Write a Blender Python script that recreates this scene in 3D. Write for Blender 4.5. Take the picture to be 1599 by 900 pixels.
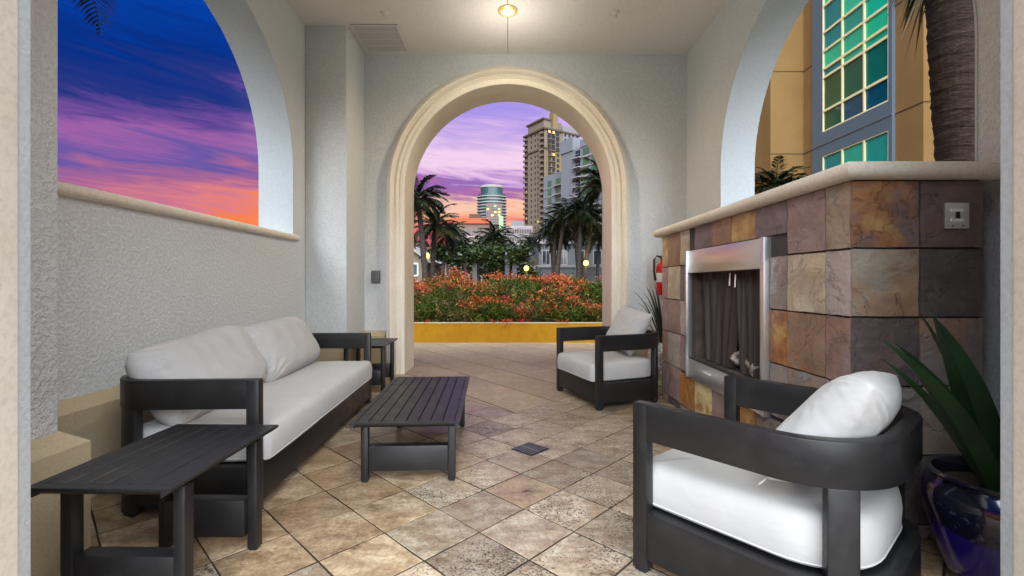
import bpy, bmesh, math, random
from mathutils import Vector, Matrix, noise as mnoise
R = math.radians
random.seed(7)
for o in list(bpy.data.objects):
    bpy.data.objects.remove(o, do_unlink=True)
SC = bpy.context.scene
COL = SC.collection

# ------------------------------------------------------------------ camera
cam_data = bpy.data.cameras.new('camera')
cam = bpy.data.objects.new('camera', cam_data); COL.objects.link(cam)
cam.location = (0, 0, 1.15); cam.rotation_euler = (R(90), 0, 0)
cam_data.sensor_width = 36.0; cam_data.lens = 725 / 1599 * 36.0
cam_data.shift_x = 5.5 / 1599; cam_data.shift_y = -8 / 1599
cam_data.clip_start = 0.05; cam_data.clip_end = 6000
SC.camera = cam

# ------------------------------------------------------------------ colour management / render
SC.view_settings.view_transform = 'Standard'; SC.view_settings.look = 'None'
SC.view_settings.exposure = 1.32; SC.view_settings.gamma = 1.0
SC.view_settings.use_curve_mapping = False
SC.render.engine = 'CYCLES'
SC.cycles.use_denoising = True
SC.cycles.use_adaptive_sampling = True; SC.cycles.adaptive_threshold = .02
SC.cycles.max_bounces = 6; SC.cycles.diffuse_bounces = 4; SC.cycles.glossy_bounces = 2; SC.cycles.transmission_bounces = 2
SC.cycles.sample_clamp_indirect = 6.0

def lin(r, g, b):
    f = lambda c: c / 12.92 if c <= .04045 else ((c + .055) / 1.055) ** 2.4
    return (f(r / 255), f(g / 255), f(b / 255), 1)

# ------------------------------------------------------------------ node helper
class NT:
    def __init__(s, tree):
        s.t = tree; s.n = tree.nodes; s.l = tree.links
    def add(s, kind, **kw):
        n = s.n.new(kind)
        for k, v in kw.items():
            if k.startswith('i_'):
                key = k[2:]; key = int(key) if key.isdigit() else key.replace('_', ' ')
                s.set(n.inputs[key], v)
            else:
                setattr(n, k, v)
        return n
    def set(s, sock, v):
        if hasattr(v, 'is_output') or isinstance(v, bpy.types.NodeSocket): s.l.new(v, sock)
        else: sock.default_value = v
    def math(s, op, a, b=0.0, clamp=False):
        n = s.n.new('ShaderNodeMath'); n.operation = op; n.use_clamp = clamp
        s.set(n.inputs[0], a); s.set(n.inputs[1], b); return n.outputs[0]
    def vmath(s, op, a, b):
        n = s.n.new('ShaderNodeVectorMath'); n.operation = op
        s.set(n.inputs[0], a); s.set(n.inputs[1], b); return n.outputs[0]
    def scale(s, a, k):
        n = s.n.new('ShaderNodeVectorMath'); n.operation = 'SCALE'
        s.set(n.inputs[0], a); s.set(n.inputs['Scale'], k); return n.outputs[0]
    def mix(s, f, a, b, blend='MIX'):
        n = s.n.new('ShaderNodeMix'); n.data_type = 'RGBA'; n.blend_type = blend
        s.set(n.inputs[0], f); s.set(n.inputs[6], a); s.set(n.inputs[7], b); return n.outputs[2]
    def noise(s, vec, scale, detail=4, rough=.55, dist=0.0):
        n = s.n.new('ShaderNodeTexNoise'); s.set(n.inputs['Vector'], vec)
        n.inputs['Scale'].default_value = scale; n.inputs['Detail'].default_value = detail
        n.inputs['Roughness'].default_value = rough; n.inputs['Distortion'].default_value = dist
        return n.outputs['Fac']
    def ramp(s, f, stops, interp='LINEAR'):
        n = s.n.new('ShaderNodeValToRGB'); s.set(n.inputs[0], f); cr = n.color_ramp; cr.interpolation = interp
        while len(cr.elements) < len(stops): cr.elements.new(0.5)
        for e, (p, c) in zip(cr.elements, stops):
            e.position = p; e.color = c if len(c) == 4 else (*c, 1)
        return n.outputs[0]
    def rng(s, v, a, b, c=0.0, d=1.0, smooth=False):
        n = s.n.new('ShaderNodeMapRange'); n.interpolation_type = 'SMOOTHSTEP' if smooth else 'LINEAR'
        s.set(n.inputs[0], v)
        for k, x in zip((1, 2, 3, 4), (a, b, c, d)): n.inputs[k].default_value = x
        return n.outputs[0]
    def bump(s, h, strength=.3, dist=.01):
        n = s.n.new('ShaderNodeBump'); s.set(n.inputs['Height'], h)
        n.inputs['Strength'].default_value = strength; n.inputs['Distance'].default_value = dist
        return n.outputs[0]

# ------------------------------------------------------------------ sky
W = bpy.data.worlds.new('World'); SC.world = W; W.use_nodes = True
W.node_tree.nodes.clear()
w = NT(W.node_tree)
SUN_EL, SUN_ROT = 46, 174
tc = w.add('ShaderNodeTexCoord')
d = w.add('ShaderNodeVectorMath', operation='NORMALIZE'); w.set(d.inputs[0], tc.outputs['Generated'])
sx = w.add('ShaderNodeSeparateXYZ'); w.set(sx.inputs[0], d.outputs[0])
el = w.math('MULTIPLY', w.math('ARCSINE', sx.outputs[2]), 57.2958)
az = w.math('MULTIPLY', w.math('ARCTAN2', sx.outputs[0], sx.outputs[1]), 57.2958)
# streaky clouds: wide along the azimuth, thin in height, tilted a little
elt = w.math('ADD', el, w.math('MULTIPLY', az, 0.07))
cv = w.add('ShaderNodeCombineXYZ'); w.set(cv.inputs[0], w.math('MULTIPLY', az, .035)); w.set(cv.inputs[1], w.math('MULTIPLY', elt, .16))
n1 = w.noise(cv.outputs[0], 1.3, 6, .6, .6)
cv2 = w.add('ShaderNodeCombineXYZ'); w.set(cv2.inputs[0], w.math('MULTIPLY', az, .05)); w.set(cv2.inputs[1], w.math('MULTIPLY', elt, .45)); cv2.inputs[2].default_value = 4.2
n2 = w.noise(cv2.outputs[0], 1.6, 7, .62, .9)
wob = w.math('ADD', w.math('MULTIPLY', w.math('SUBTRACT', n1, .5), 9.0), w.math('MULTIPLY', w.math('SUBTRACT', n2, .5), 13.0))
elw = w.math('ADD', w.math('ADD', el, w.rng(az, -48, -28, 2.2, 0)), w.math('MULTIPLY', wob, w.rng(el, 0, 26, .55, .8)))
fac = w.math('DIVIDE', elw, 40.0, clamp=True)
P = lambda deg: max(0.0, min(1.0, deg / 40))
west = w.ramp(fac, [(P(3), lin(255, 110, 40)), (P(6.4), lin(255, 135, 58)), (P(7.8), lin(246, 128, 90)), (P(9.0), lin(222, 128, 138)),
                    (P(11), lin(172, 104, 150)), (P(13), lin(104, 88, 166)), (P(15.0), lin(160, 98, 168)), (P(17.0), lin(110, 76, 154)),
                    (P(19.4), lin(38, 54, 132)), (P(23), lin(8, 48, 134)), (P(28), lin(4, 66, 170)), (P(38), lin(6, 66, 170))])
north = w.ramp(fac, [(P(4), lin(215, 80, 110)), (P(6.5), lin(238, 125, 125)), (P(8.0), lin(255, 180, 140)), (P(9.4), lin(252, 205, 178)),
                     (P(10.6), lin(176, 112, 172)), (P(12), lin(150, 108, 186)), (P(13.2), lin(222, 180, 226)), (P(14.8), lin(246, 214, 240)),
                     (P(17), lin(216, 184, 234)), (P(19.5), lin(184, 160, 234)), (P(23), lin(152, 140, 232)), (P(38), lin(60, 86, 196))])
side = w.rng(az, -32, -10, 0, 1, True)
skyc = w.mix(side, west, north)
st = w.add('ShaderNodeTexSky', sky_type='NISHITA', sun_disc=False)
st.sun_elevation = R(SUN_EL); st.sun_rotation = R(SUN_ROT); st.altitude = 20
nish = w.scale(st.outputs[0], .09)
skyc = w.mix(w.rng(el, 32, 60, 0, .75, True), skyc, nish)
bg = w.add('ShaderNodeBackground'); w.set(bg.inputs[0], skyc); bg.inputs[1].default_value = 0.40
W.cycles.sampling_method = 'NONE'
wo = w.add('ShaderNodeOutputWorld'); w.l.new(bg.outputs[0], wo.inputs[0])

# ------------------------------------------------------------------ soft sun behind the camera
sun_data = bpy.data.lights.new('sun', 'SUN'); sun_data.energy = 5.0; sun_data.angle = R(88); sun_data.color = (.87, .955, 1.0)
sun = bpy.data.objects.new('sun', sun_data); COL.objects.link(sun)
a_ = R(SUN_ROT)
to_sun = Vector((math.sin(a_) * math.cos(R(SUN_EL)), math.cos(a_) * math.cos(R(SUN_EL)), math.sin(R(SUN_EL))))
sun.rotation_euler = to_sun.to_track_quat('Z', 'Y').to_euler()
sun.location = to_sun * 40

# ------------------------------------------------------------------ materials
MATS = {}
def material(name, color=(.5, .5, .5), rough=.5, metal=0.0, spec=.5, build=None, **kw):
    m = bpy.data.materials.new(name); m.use_nodes = True; MATS[name] = m
    t = NT(m.node_tree); b = m.node_tree.nodes['Principled BSDF']
    b.inputs['Base Color'].default_value = (*color[:3], 1); b.inputs['Roughness'].default_value = rough
    b.inputs['Metallic'].default_value = metal; b.inputs['Specular IOR Level'].default_value = spec
    for k, v in kw.items(): b.inputs[k.replace('_', ' ')].default_value = v
    if build: build(t, b)
    return m
def pos(t): return t.add('ShaderNodeNewGeometry').outputs['Position']
def opos(t): return t.add('ShaderNodeTexCoord').outputs['Object']
def randpos(t):
    oi = t.add('ShaderNodeObjectInfo')
    off = t.vmath('MULTIPLY', (71.3, 37.7, 53.1), oi.outputs['Random'])
    # scalar random spread to a vector offset
    c = t.add('ShaderNodeCombineXYZ')
    for k, f in enumerate((71.3, 137.7, 53.1)): t.set(c.inputs[k], t.math('MULTIPLY', oi.outputs['Random'], f))
    return t.vmath('ADD', pos(t), c.outputs[0]), oi

def b_stucco(c1, c2, scale=1.0, strength=.55):
    def f(t, b):
        p = pos(t)
        big = t.noise(p, .9, 2, .5)
        v = t.noise(p, 42 * scale, 3, .6)
        k = t.rng(v, .40, .58, 0, 1, True)
        col = t.mix(t.rng(big, .3, .7), c1, c2)
        col = t.mix(t.rng(k, 0, .6, .20, 0), col, tuple(x * .62 for x in c1[:3]) + (1,))  # hollows of the relief darkened in the colour, standing in for shade
        t.set(b.inputs['Base Color'], col)
        g = t.noise(p, 150 * scale, 0, .5)
        h = t.math('ADD', k, t.math('MULTIPLY', g, .35))
        t.set(b.inputs['Normal'], t.bump(h, strength, .012))
    return f
material('stucco', rough=.85, spec=.2, build=b_stucco((.68, .71, .705, 1), (.74, .765, .76, 1), 1.15, .44))
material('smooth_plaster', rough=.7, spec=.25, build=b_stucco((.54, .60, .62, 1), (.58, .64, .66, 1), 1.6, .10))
material('ceiling_paint', rough=.8, spec=.2, build=b_stucco((.76, .73, .68, 1), (.80, .77, .72, 1), 1.4, .12))
material('base_stone', rough=.75, spec=.25, build=b_stucco((.47, .38, .24, 1), (.54, .44, .29, 1), 2.2, .18))
def b_cast(t, b):
    p = pos(t)
    n = t.noise(p, 3, 6, .6); m = t.noise(p, 60, 3, .6)
    c = t.mix(t.rng(n, .3, .7), (.77, .70, .57, 1), (.84, .78, .66, 1))
    c = t.mix(t.rng(m, .45, .75, 0, .35), c, (.45, .37, .27, 1))
    t.set(b.inputs['Base Color'], c); t.set(b.inputs['Normal'], t.bump(m, .18, .004))
material('cast_stone', rough=.7, spec=.3, build=b_cast)

def b_trav(t, b):
    p, oi = randpos(t)
    n = t.noise(t.vmath('MULTIPLY', p, (1.0, 1.7, 1.0)), 7.5, 8, .72)
    n2 = t.noise(p, 2.6, 3, .5)
    gr = t.noise(p, 48, 4, .65)
    c = t.ramp(n, [(.30, (.17, .115, .075)), (.42, (.36, .275, .195)), (.54, (.50, .415, .315)), (.70, (.64, .57, .465))])
    c = t.mix(1.0, c, oi.outputs['Color'], 'MULTIPLY')
    c = t.mix(t.rng(n2, .50, .72, 0, .45), c, (.29, .165, .08, 1))
    c = t.mix(t.rng(gr, .36, .66, .75, 0), c, t.mix(1.0, c, (.52, .47, .42, 1), 'MULTIPLY'))
    thr = t.math('SUBTRACT', .69, t.math('MULTIPLY', t.math('MULTIPLY', t.rng(n2, .30, .62, 1, .35), oi.outputs['Alpha']), .215))
    pits = t.math('MULTIPLY', t.math('SUBTRACT', t.noise(p, 95, 2, .6), thr), 16, clamp=True)
    c = t.mix(t.math('MULTIPLY', pits, .9), c, (.05, .036, .026, 1))
    vein = t.math('SUBTRACT', 1.0, t.rng(t.math('ABSOLUTE', t.math('SUBTRACT', n, .47)), 0, .016))
    c = t.mix(t.math('MULTIPLY', vein, .28), c, (.14, .09, .055, 1))
    t.set(b.inputs['Base Color'], c)
    t.set(b.inputs['Roughness'], t.math('ADD', t.rng(n, .3, .7, .26, .46), t.math('MULTIPLY', pits, .35)))
    h = t.math('SUBTRACT', t.math('MULTIPLY', n, .4), pits)
    t.set(b.inputs['Normal'], t.bump(h, .5, .005))
material('travertine', rough=.35, spec=.5, build=b_trav)
material('grout', rough=.9, spec=.1, build=lambda t, b: t.set(b.inputs['Base Color'], t.ramp(t.noise(pos(t), 14, 5), [(.3, (.025, .02, .015)), (.7, (.06, .045, .033))])))
def b_paver(t, b):
    p, oi = randpos(t)
    n = t.noise(t.vmath('MULTIPLY', p, (1, 2.0, 1)), 16, 6, .65, .8); n2 = t.noise(p, 1.4, 4, .55)
    c = t.ramp(n, [(.3, (.28, .195, .13)), (.55, (.42, .32, .23)), (.75, (.52, .43, .33))])
    c = t.mix(1.0, c, oi.outputs['Color'], 'MULTIPLY')
    c = t.mix(t.rng(n2, .45, .7, 0, .45), c, (.25, .20, .165, 1))
    t.set(b.inputs['Base Color'], c); t.set(b.inputs['Normal'], t.bump(n, .5, .006))
material('stamped_paver', rough=.6, spec=.35, build=b_paver)

def b_slate(t, b):
    p, oi = randpos(t)
    c = t.mix(1.0, oi.outputs['Color'], (1, 1, 1, 1), 'MULTIPLY')
    n = t.noise(p, 5, 9, .68, .5); n2 = t.noise(p, 2.6, 5, .6, .8); n3 = t.noise(p, 26, 6, .7, .8)
    c = t.mix(t.rng(n, .30, .72, .0, .62), t.mix(1.0, c, (1.75, 1.72, 1.66, 1), 'MULTIPLY'), t.mix(1.0, c, (.55, .50, .52, 1), 'MULTIPLY'))
    rust = t.math('MULTIPLY', t.rng(t.math('ADD', n2, t.math('MULTIPLY', n, .25)), .54, .68, 0, 1, True), oi.outputs['Alpha'])
    rc = t.ramp(t.noise(p, 8, 6, .6, .6), [(.3, (.16, .055, .02)), (.5, (.36, .14, .035)), (.68, (.52, .32, .10))])
    c = t.mix(rust, c, rc)
    cr = t.noise(p, 2.2, 6, .6, 1.0)
    vein = t.math('SUBTRACT', 1.0, t.rng(t.math('ABSOLUTE', t.math('SUBTRACT', cr, .5)), 0, .007))
    c = t.mix(t.math('MULTIPLY', vein, t.rng(n2, .45, .65, 0, .45)), c, (.05, .04, .04, 1))
    c = t.mix(t.rng(n3, .5, .8, 0, .3), c, (.32, .27, .25, 1))
    t.set(b.inputs['Base Color'], c)
    t.set(b.inputs['Roughness'], t.rng(n3, .3, .7, .24, .50))
    h = t.math('ADD', t.math('MULTIPLY', t.noise(t.vmath('MULTIPLY', p, (1, 1, 1.6)), 4.5, 8, .62, .5), 1.0), t.math('ADD', t.math('MULTIPLY', n3, .18), t.math('MULTIPLY', vein, -.25)))
    t.set(b.inputs['Normal'], t.bump(h, .9, .02))
material('slate', rough=.5, spec=.45, build=b_slate)
material('slate_grout', (.055, .048, .044), .9)

def b_charcoal(t, b):
    n = t.noise(pos(t), 260, 2, .5)
    d_ = t.noise(pos(t), 7, 5, .7)
    t.set(b.inputs['Base Color'], t.mix(t.rng(d_, .5, .75, 0, .35), t.mix(t.rng(n, .3, .7), (.009, .0088, .0092, 1), (.014, .0135, .014, 1)), (.034, .032, .031, 1)))
    t.set(b.inputs['Roughness'], t.rng(d_, .3, .7, .32, .50))
    t.set(b.inputs['Normal'], t.bump(n, .08, .001))
material('charcoal_metal', rough=.5, spec=.42, build=b_charcoal)
def b_fabric(t, b):
    p = opos(t)
    wv = t.math('ADD', t.noise(t.vmath('MULTIPLY', p, (1, 1, 6)), 220, 2), t.noise(t.vmath('MULTIPLY', p, (6, 6, 1)), 220, 2))
    n = t.noise(p, 3.5, 5, .6, .6)
    t.set(b.inputs['Base Color'], t.mix(t.rng(n, .3, .7), (.45, .44, .425, 1), (.51, .495, .475, 1)))
    fold = t.noise(t.vmath('MULTIPLY', p, (1, 1, 2.2)), 9, 4, .55, .8)
    h = t.math('ADD', t.math('MULTIPLY', wv, .10), t.math('ADD', n, t.math('MULTIPLY', fold, .55)))
    t.set(b.inputs['Normal'], t.bump(h, .30, .014))
material('cushion_fabric', rough=.9, spec=.15, build=b_fabric, Sheen_Weight=.15)
material('rubber', (.015, .015, .015), .7)
def b_steel(t, b):
    n = t.noise(t.vmath('MULTIPLY', pos(t), (1, 1, 90)), 9, 2)
    t.set(b.inputs['Roughness'], t.rng(n, .3, .7, .30, .36))
material('brushed_steel', (.78, .79, .80), .3, .9, build=b_steel)
material('dark_steel', (.05, .05, .052), .45, .6)
material('firebrick', rough=.9, build=lambda t, b: t.set(b.inputs['Base Color'], t.ramp(t.noise(pos(t), 6, 5), [(.3, (.035, .026, .02)), (.7, (.12, .09, .065))])))
material('mesh_curtain', (.040, .025, .018), .55, .1)
material('log_bark', rough=.85, build=lambda t, b: t.set(b.inputs['Base Color'], t.ramp(t.noise(pos(t), 20, 6), [(.35, (.05, .035, .025)), (.6, (.35, .30, .25)), (.75, (.7, .66, .6))])))
material('white_paint', (.78, .77, .74), .5)
material('grille_paint', (.74, .71, .67), .5)
material('black_gap', (.01, .01, .01), .9)
material('grey_plastic', (.12, .12, .125), .45)
material('extinguisher_red', (.55, .012, .012), .25)
material('black_rubber', (.012, .012, .013), .5)
material('paper_label', (.75, .73, .68), .6)
def b_planter(t, b):
    p = pos(t)
    streak = t.noise(t.vmath('MULTIPLY', p, (1.6, 1, 1.2)), 2.6, 5, .6); n = t.noise(p, 40, 4, .6)
    c = t.mix(t.rng(streak, .35, .7), (.40, .195, .008, 1), (.49, .26, .013, 1))
    c = t.mix(t.rng(n, .55, .75, 0, .3), c, (.14, .075, .012, 1))
    t.set(b.inputs['Base Color'], c); t.set(b.inputs['Normal'], t.bump(n, .4, .008))
material('yellow_stucco', rough=.8, spec=.2, build=b_planter)
material('soil', (.05, .035, .022), .95)
def b_leaf(c1, c2):
    def f(t, b):
        p = pos(t); n = t.noise(p, 3.0, 4)
        t.set(b.inputs['Base Color'], t.mix(t.rng(n, .35, .65), c1, c2))
    return f
material('hedge_leaf', rough=.6, spec=.2, build=b_leaf((.014, .042, .004, 1), (.085, .105, .008, 1)))
material('hedge_leaf_tan', rough=.6, build=b_leaf((.10, .060, .012, 1), (.15, .085, .018, 1)))
material('red_flower', rough=.5, build=b_leaf((.34, .012, .006, 1), (.42, .05, .008, 1)))
material('orange_flower', rough=.5, build=b_leaf((.42, .09, .010, 1), (.40, .15, .015, 1)))
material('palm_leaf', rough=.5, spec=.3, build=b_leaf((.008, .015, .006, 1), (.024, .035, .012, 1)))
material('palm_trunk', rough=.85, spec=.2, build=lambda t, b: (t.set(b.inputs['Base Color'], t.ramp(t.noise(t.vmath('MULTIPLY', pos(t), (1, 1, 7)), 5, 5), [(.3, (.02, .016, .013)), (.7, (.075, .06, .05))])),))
def b_bark(t, b):
    p = pos(t)
    n = t.noise(t.vmath('MULTIPLY', p, (5, 5, 22)), 3, 7, .7, .5); n2 = t.noise(p, 60, 4)
    c = t.ramp(n, [(.3, (.012, .008, .006)), (.55, (.045, .029, .021)), (.75, (.10, .068, .048))])
    t.set(b.inputs['Base Color'], c); t.set(b.inputs['Normal'], t.bump(t.math('ADD', n, t.math('MULTIPLY', n2, .3)), .8, .03))
material('palm_bark', rough=.9, spec=.15, build=b_bark)
material('dry_frond', rough=.8, build=b_leaf((.16, .11, .045, 1), (.07, .065, .025, 1)))
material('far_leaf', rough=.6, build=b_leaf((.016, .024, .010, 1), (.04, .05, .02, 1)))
material('vine_leaf', rough=.5, build=b_leaf((.012, .026, .006, 1), (.05, .07, .012, 1)))
material('agave_leaf', rough=.4, build=b_leaf((.008, .024, .012, 1), (.022, .070, .018, 1)))
material('dark_leaf', rough=.45, build=b_leaf((.010, .016, .010, 1), (.03, .045, .02, 1)))
def b_glaze(t, b):
    tcn = t.add('ShaderNodeTexCoord'); s = t.add('ShaderNodeSeparateXYZ'); t.set(s.inputs[0], tcn.outputs['Object'])
    n = t.noise(tcn.outputs['Object'], 9, 7, .7, .8); n2 = t.noise(tcn.outputs['Object'], 38, 5, .7)
    z = t.math('ADD', s.outputs[2], t.math('MULTIPLY', t.math('SUBTRACT', n, .5), .12))
    top = t.mix(t.rng(n2, .58, .74), (.010, .010, .026, 1), (.16, .16, .21, 1))
    c = t.mix(t.rng(z, .225, .245), (.022, .012, .17, 1), top)
    c = t.mix(t.rng(z, .315, .34), c, (.012, .012, .022, 1))
    t.set(b.inputs['Base Color'], c)
material('blue_glaze', rough=.12, spec=.6, build=b_glaze, Coat_Weight=.5)
material('silver_pot', (.75, .75, .76), .18, .9, build=lambda t, b: t.set(b.inputs['Normal'], t.bump(t.noise(opos(t), 14, 4, .6, 1.0), .9, .03)))
material('grass', rough=.9, build=b_leaf((.02, .03, .01, 1), (.05, .06, .02, 1)))
material('earth', rough=.95, build=b_leaf((.10, .085, .06, 1), (.05, .06, .03, 1)))
# buildings
material('tan_stucco', rough=.85, spec=.15, build=b_stucco((.25, .148, .052, 1), (.29, .172, .064, 1), 1, .12))
material('blue_grey_paint', (.105, .15, .185), .6)
material('cream_mullion', (.92, .82, .46), .5)
def b_teal(t, b):
    oi = t.add('ShaderNodeObjectInfo')
    t.set(b.inputs['Base Color'], t.mix(1.0, oi.outputs['Color'], t.ramp(t.noise(pos(t), .8, 3), [(.3, (.8, .8, .8)), (.7, (1.1, 1.1, 1.1))]), 'MULTIPLY'))
material('teal_glass', rough=.06, spec=.35, build=b_teal)
material('dark_glass', (.02, .028, .032), .08, 0, .5)
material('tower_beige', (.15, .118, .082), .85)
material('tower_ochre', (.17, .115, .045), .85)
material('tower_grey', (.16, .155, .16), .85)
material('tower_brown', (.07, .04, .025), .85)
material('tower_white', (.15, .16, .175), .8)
material('green_glass', (.06, .11, .06), .25, 0, .4)
material('sea_glass', (.025, .06, .062), .25, 0, .4)
material('orange_roof', (.34, .07, .022), .8)
material('pink_beige', (.17, .10, .075), .85)
material('office_white', (.26, .23, .23), .8)
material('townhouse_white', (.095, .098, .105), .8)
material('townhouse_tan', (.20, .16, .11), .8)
material('lit_window', (.4, .3, .1), .4, Emission_Color=(1, .66, .18, 1), Emission_Strength=.30)
material('lit_window_green', (.15, .3, .12), .4, Emission_Color=(.45, .85, .30, 1), Emission_Strength=.16)
material('lamp_glow', (.25, .16, .04), .4, Emission_Color=(1, .60, .12, 1), Emission_Strength=1.5)
material('downlight_glow', (1, .85, .5), .4, Emission_Color=(1, .74, .30, 1), Emission_Strength=2.0)
material('brass_trim', (.80, .58, .26), .35, .3)
def b_glass(t, b):
    b.inputs['Transmission Weight'].default_value = 1.0
material('door_glass', (.85, .8, .75), .03, 0, .5, b_glass, IOR=1.02)

# ------------------------------------------------------------------ mesh builder
class MB:
    def __init__(s): s.v = []; s.f = []; s.m = []; s.mi = 0
    def add(s, vs, fs):
        o = len(s.v); s.v += [tuple(x) for x in vs]; s.f += [tuple(i + o for i in f) for f in fs]; s.m += [s.mi] * len(fs); return s
    def box(s, x0, x1, y0, y1, z0, z1):
        return s.add([(x0, y0, z0), (x1, y0, z0), (x1, y1, z0), (x0, y1, z0), (x0, y0, z1), (x1, y0, z1), (x1, y1, z1), (x0, y1, z1)],
                     [(3, 2, 1, 0), (4, 5, 6, 7), (0, 1, 5, 4), (1, 2, 6, 5), (2, 3, 7, 6), (3, 0, 4, 7)])
    def prism(s, poly, a0, a1, fn):
        """poly of 2D points swept from a0 to a1; fn(p, q, a) -> xyz"""
        n = len(poly)
        return s.add([fn(p, q, a0) for p, q in poly] + [fn(p, q, a1) for p, q in poly],
                     [tuple(range(n))[::-1], tuple(range(n, 2 * n))] + [(i, (i + 1) % n, n + (i + 1) % n, n + i) for i in range(n)])
    def sweep(s, rings, closed_ring=True, caps=True, closed_path=False):
        n = len(rings[0]); vs = [p for r in rings for p in r]; fs = []
        m = len(rings)
        for i in range(m if closed_path else m - 1):
            j = (i + 1) % m
            for k in range(n if closed_ring else n - 1):
                l = (k + 1) % n
                fs.append((i * n + k, i * n + l, j * n + l, j * n + k))
        if caps and not closed_path:
            fs.append(tuple(range(n))[::-1]); fs.append(tuple((m - 1) * n + k for k in range(n)))
        return s.add(vs, fs)
    def tube(s, path, rad, n=8, caps=True):
        path = [Vector(p) for p in path]; rings = []
        rr = rad if isinstance(rad, (list, tuple)) else [rad] * len(path)
        up = Vector((0, 0, 1))
        for i, p in enumerate(path):
            t = (path[min(i + 1, len(path) - 1)] - path[max(i - 1, 0)]).normalized()
            a = t.cross(up if abs(t.z) < .95 else Vector((1, 0, 0))).normalized(); b = t.cross(a)
            rings.append([p + (a * math.cos(2 * math.pi * k / n) + b * math.sin(2 * math.pi * k / n)) * rr[i] for k in range(n)])
        return s.sweep(rings, True, caps)
    def lathe(s, prof, n=32, c=(0, 0, 0)):
        rings = [[(c[0] + r * math.cos(2 * math.pi * k / n), c[1] + r * math.sin(2 * math.pi * k / n), c[2] + z) for k in range(n)] for r, z in prof]
        return s.sweep(rings, True, True)
    def band(s, path, t, z0, z1):
        """a strip of thickness t standing on a 2D path"""
        rings = []
        m = len(path)
        for i in range(m):
            a = Vector(path[max(i - 1, 0)]); b = Vector(path[min(i + 1, m - 1)])
            d_ = (b - a).normalized(); nn = Vector((-d_.y, d_.x)) * t / 2; p = Vector(path[i])
            rings.append([(p.x - nn.x, p.y - nn.y, z0), (p.x + nn.x, p.y + nn.y, z0), (p.x + nn.x, p.y + nn.y, z1), (p.x - nn.x, p.y - nn.y, z1)])
        return s.sweep(rings)
    def mesh(s, name, mats, smooth=False, bevel=0.0, seg=2, angle=35):
        me = bpy.data.meshes.new(name); me.from_pydata(s.v, [], s.f)
        for m in (mats if isinstance(mats, (list, tuple)) else [mats]): me.materials.append(MATS[m])
        if s.mi or any(s.m): me.polygons.foreach_set('material_index', s.m)
        bm = bmesh.new(); bm.from_mesh(me)
        bmesh.ops.recalc_face_normals(bm, faces=bm.faces)
        if bevel:
            es = [e for e in bm.edges if e.is_manifold and e.calc_face_angle(0) > R(angle)]
            bmesh.ops.bevel(bm, geom=es, offset=bevel, segments=seg, profile=.5, affect='EDGES', clamp_overlap=True)
        bm.to_mesh(me); bm.free()
        if smooth or bevel:
            me.polygons.foreach_set('use_smooth', [True] * len(me.polygons))
            me.set_sharp_from_angle(angle=R(45 if not bevel else 32))
        return me
    def build(s, name, mats, parent=None, **kw):
        return link(name, s.mesh(name, mats, **kw), parent)
def link(name, me, parent=None, loc=None, rot=None, scale=None):
    o = bpy.data.objects.new(name, me); COL.objects.link(o)
    if parent: o.parent = parent
    if loc is not None: o.location = loc
    if rot is not None: o.rotation_euler = rot
    if scale is not None: o.scale = scale
    return o
def thing(name, label, cat, loc=(0, 0, 0), rz=0.0, group=None):
    o = link(name, None, None, loc, (0, 0, rz)); o.empty_display_size = .1
    return tag(o, label, cat, group)
def tag(o, label=None, cat=None, group=None, kind=None):
    if label: o['label'] = label
    if cat: o['category'] = cat
    if group: o['group'] = group
    if kind: o['kind'] = kind
    return o
def copy_tree(root, loc, rz, label, group=None, scale=None):
    r = root.copy(); COL.objects.link(r); r.location = loc; r.rotation_euler = (0, 0, rz); r['label'] = label
    if group: r['group'] = group
    if scale: r.scale = scale
    for ch in list(root.children):
        c = ch.copy(); COL.objects.link(c); c.parent = r
        for g in list(ch.children):
            e = g.copy(); COL.objects.link(e); e.parent = c
    return r

# ================================================================== STRUCTURE
ROOM_X0, ROOM_X1, ROOM_Y0, ROOM_Y1, CEIL = -2.30, 2.265, 1.22, 5.91, 4.06
tag(MB().box(-3500, 3500, -500, 5000, -6.5, -6.0).build('ground', 'earth'), kind='structure')
# terrace base under everything near
tag(MB().box(-9, 7.5, -6, 60, -5.9, -.035).build('terrace', 'grout'), kind='structure')
floor = MB().box(-2.9, 2.9, .4, 6.45, -.034, -.0019).build('floor', 'grout'); tag(floor, kind='structure')
# travertine tiles laid on the diagonal
random.seed(11)
PITCH = .3085; GAP = .007
th = R(45.7)
ua = Vector((math.cos(th), math.sin(th))); va = Vector((math.sin(th), -math.cos(th)))
org = Vector((.0865, 1.928))
def tile_mesh(seed, size, hgt, wob=.0008, n=4):
    rnd = random.Random(seed); m = MB(); s = size / 2; vs = []; fs = []
    def ring(ins, z, jit):
        pts = []
        for (a, b_) in ((-1, -1), (1, -1), (1, 1), (-1, 1)):
            nxt = {(-1, -1): (1, -1), (1, -1): (1, 1), (1, 1): (-1, 1), (-1, 1): (-1, -1)}[(a, b_)]
            for k in range(3):
                f = k / 3; x = a + (nxt[0] - a) * f; y = b_ + (nxt[1] - b_) * f
                pts.append((x * (s - ins) + rnd.uniform(-jit, jit), y * (s - ins) + rnd.uniform(-jit, jit), z))
        return pts
    m.sweep([ring(0, -hgt, .0), ring(0, -.0022, .0016), ring(.0018, 0, .0016)], True, True)
    return m
TILES = [tile_mesh(k, PITCH - GAP, .03).mesh('floor_tile', 'travertine') for k in range(6)]
grey_t = [(1.08, 1.06, 1.02), (.92, .90, .87), (1.22, 1.19, 1.14), (.80, .79, .78)]
warm_t = [(.95, .83, .66), (.84, .71, .55), (1.08, .98, .82), (.72, .61, .48)]
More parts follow.
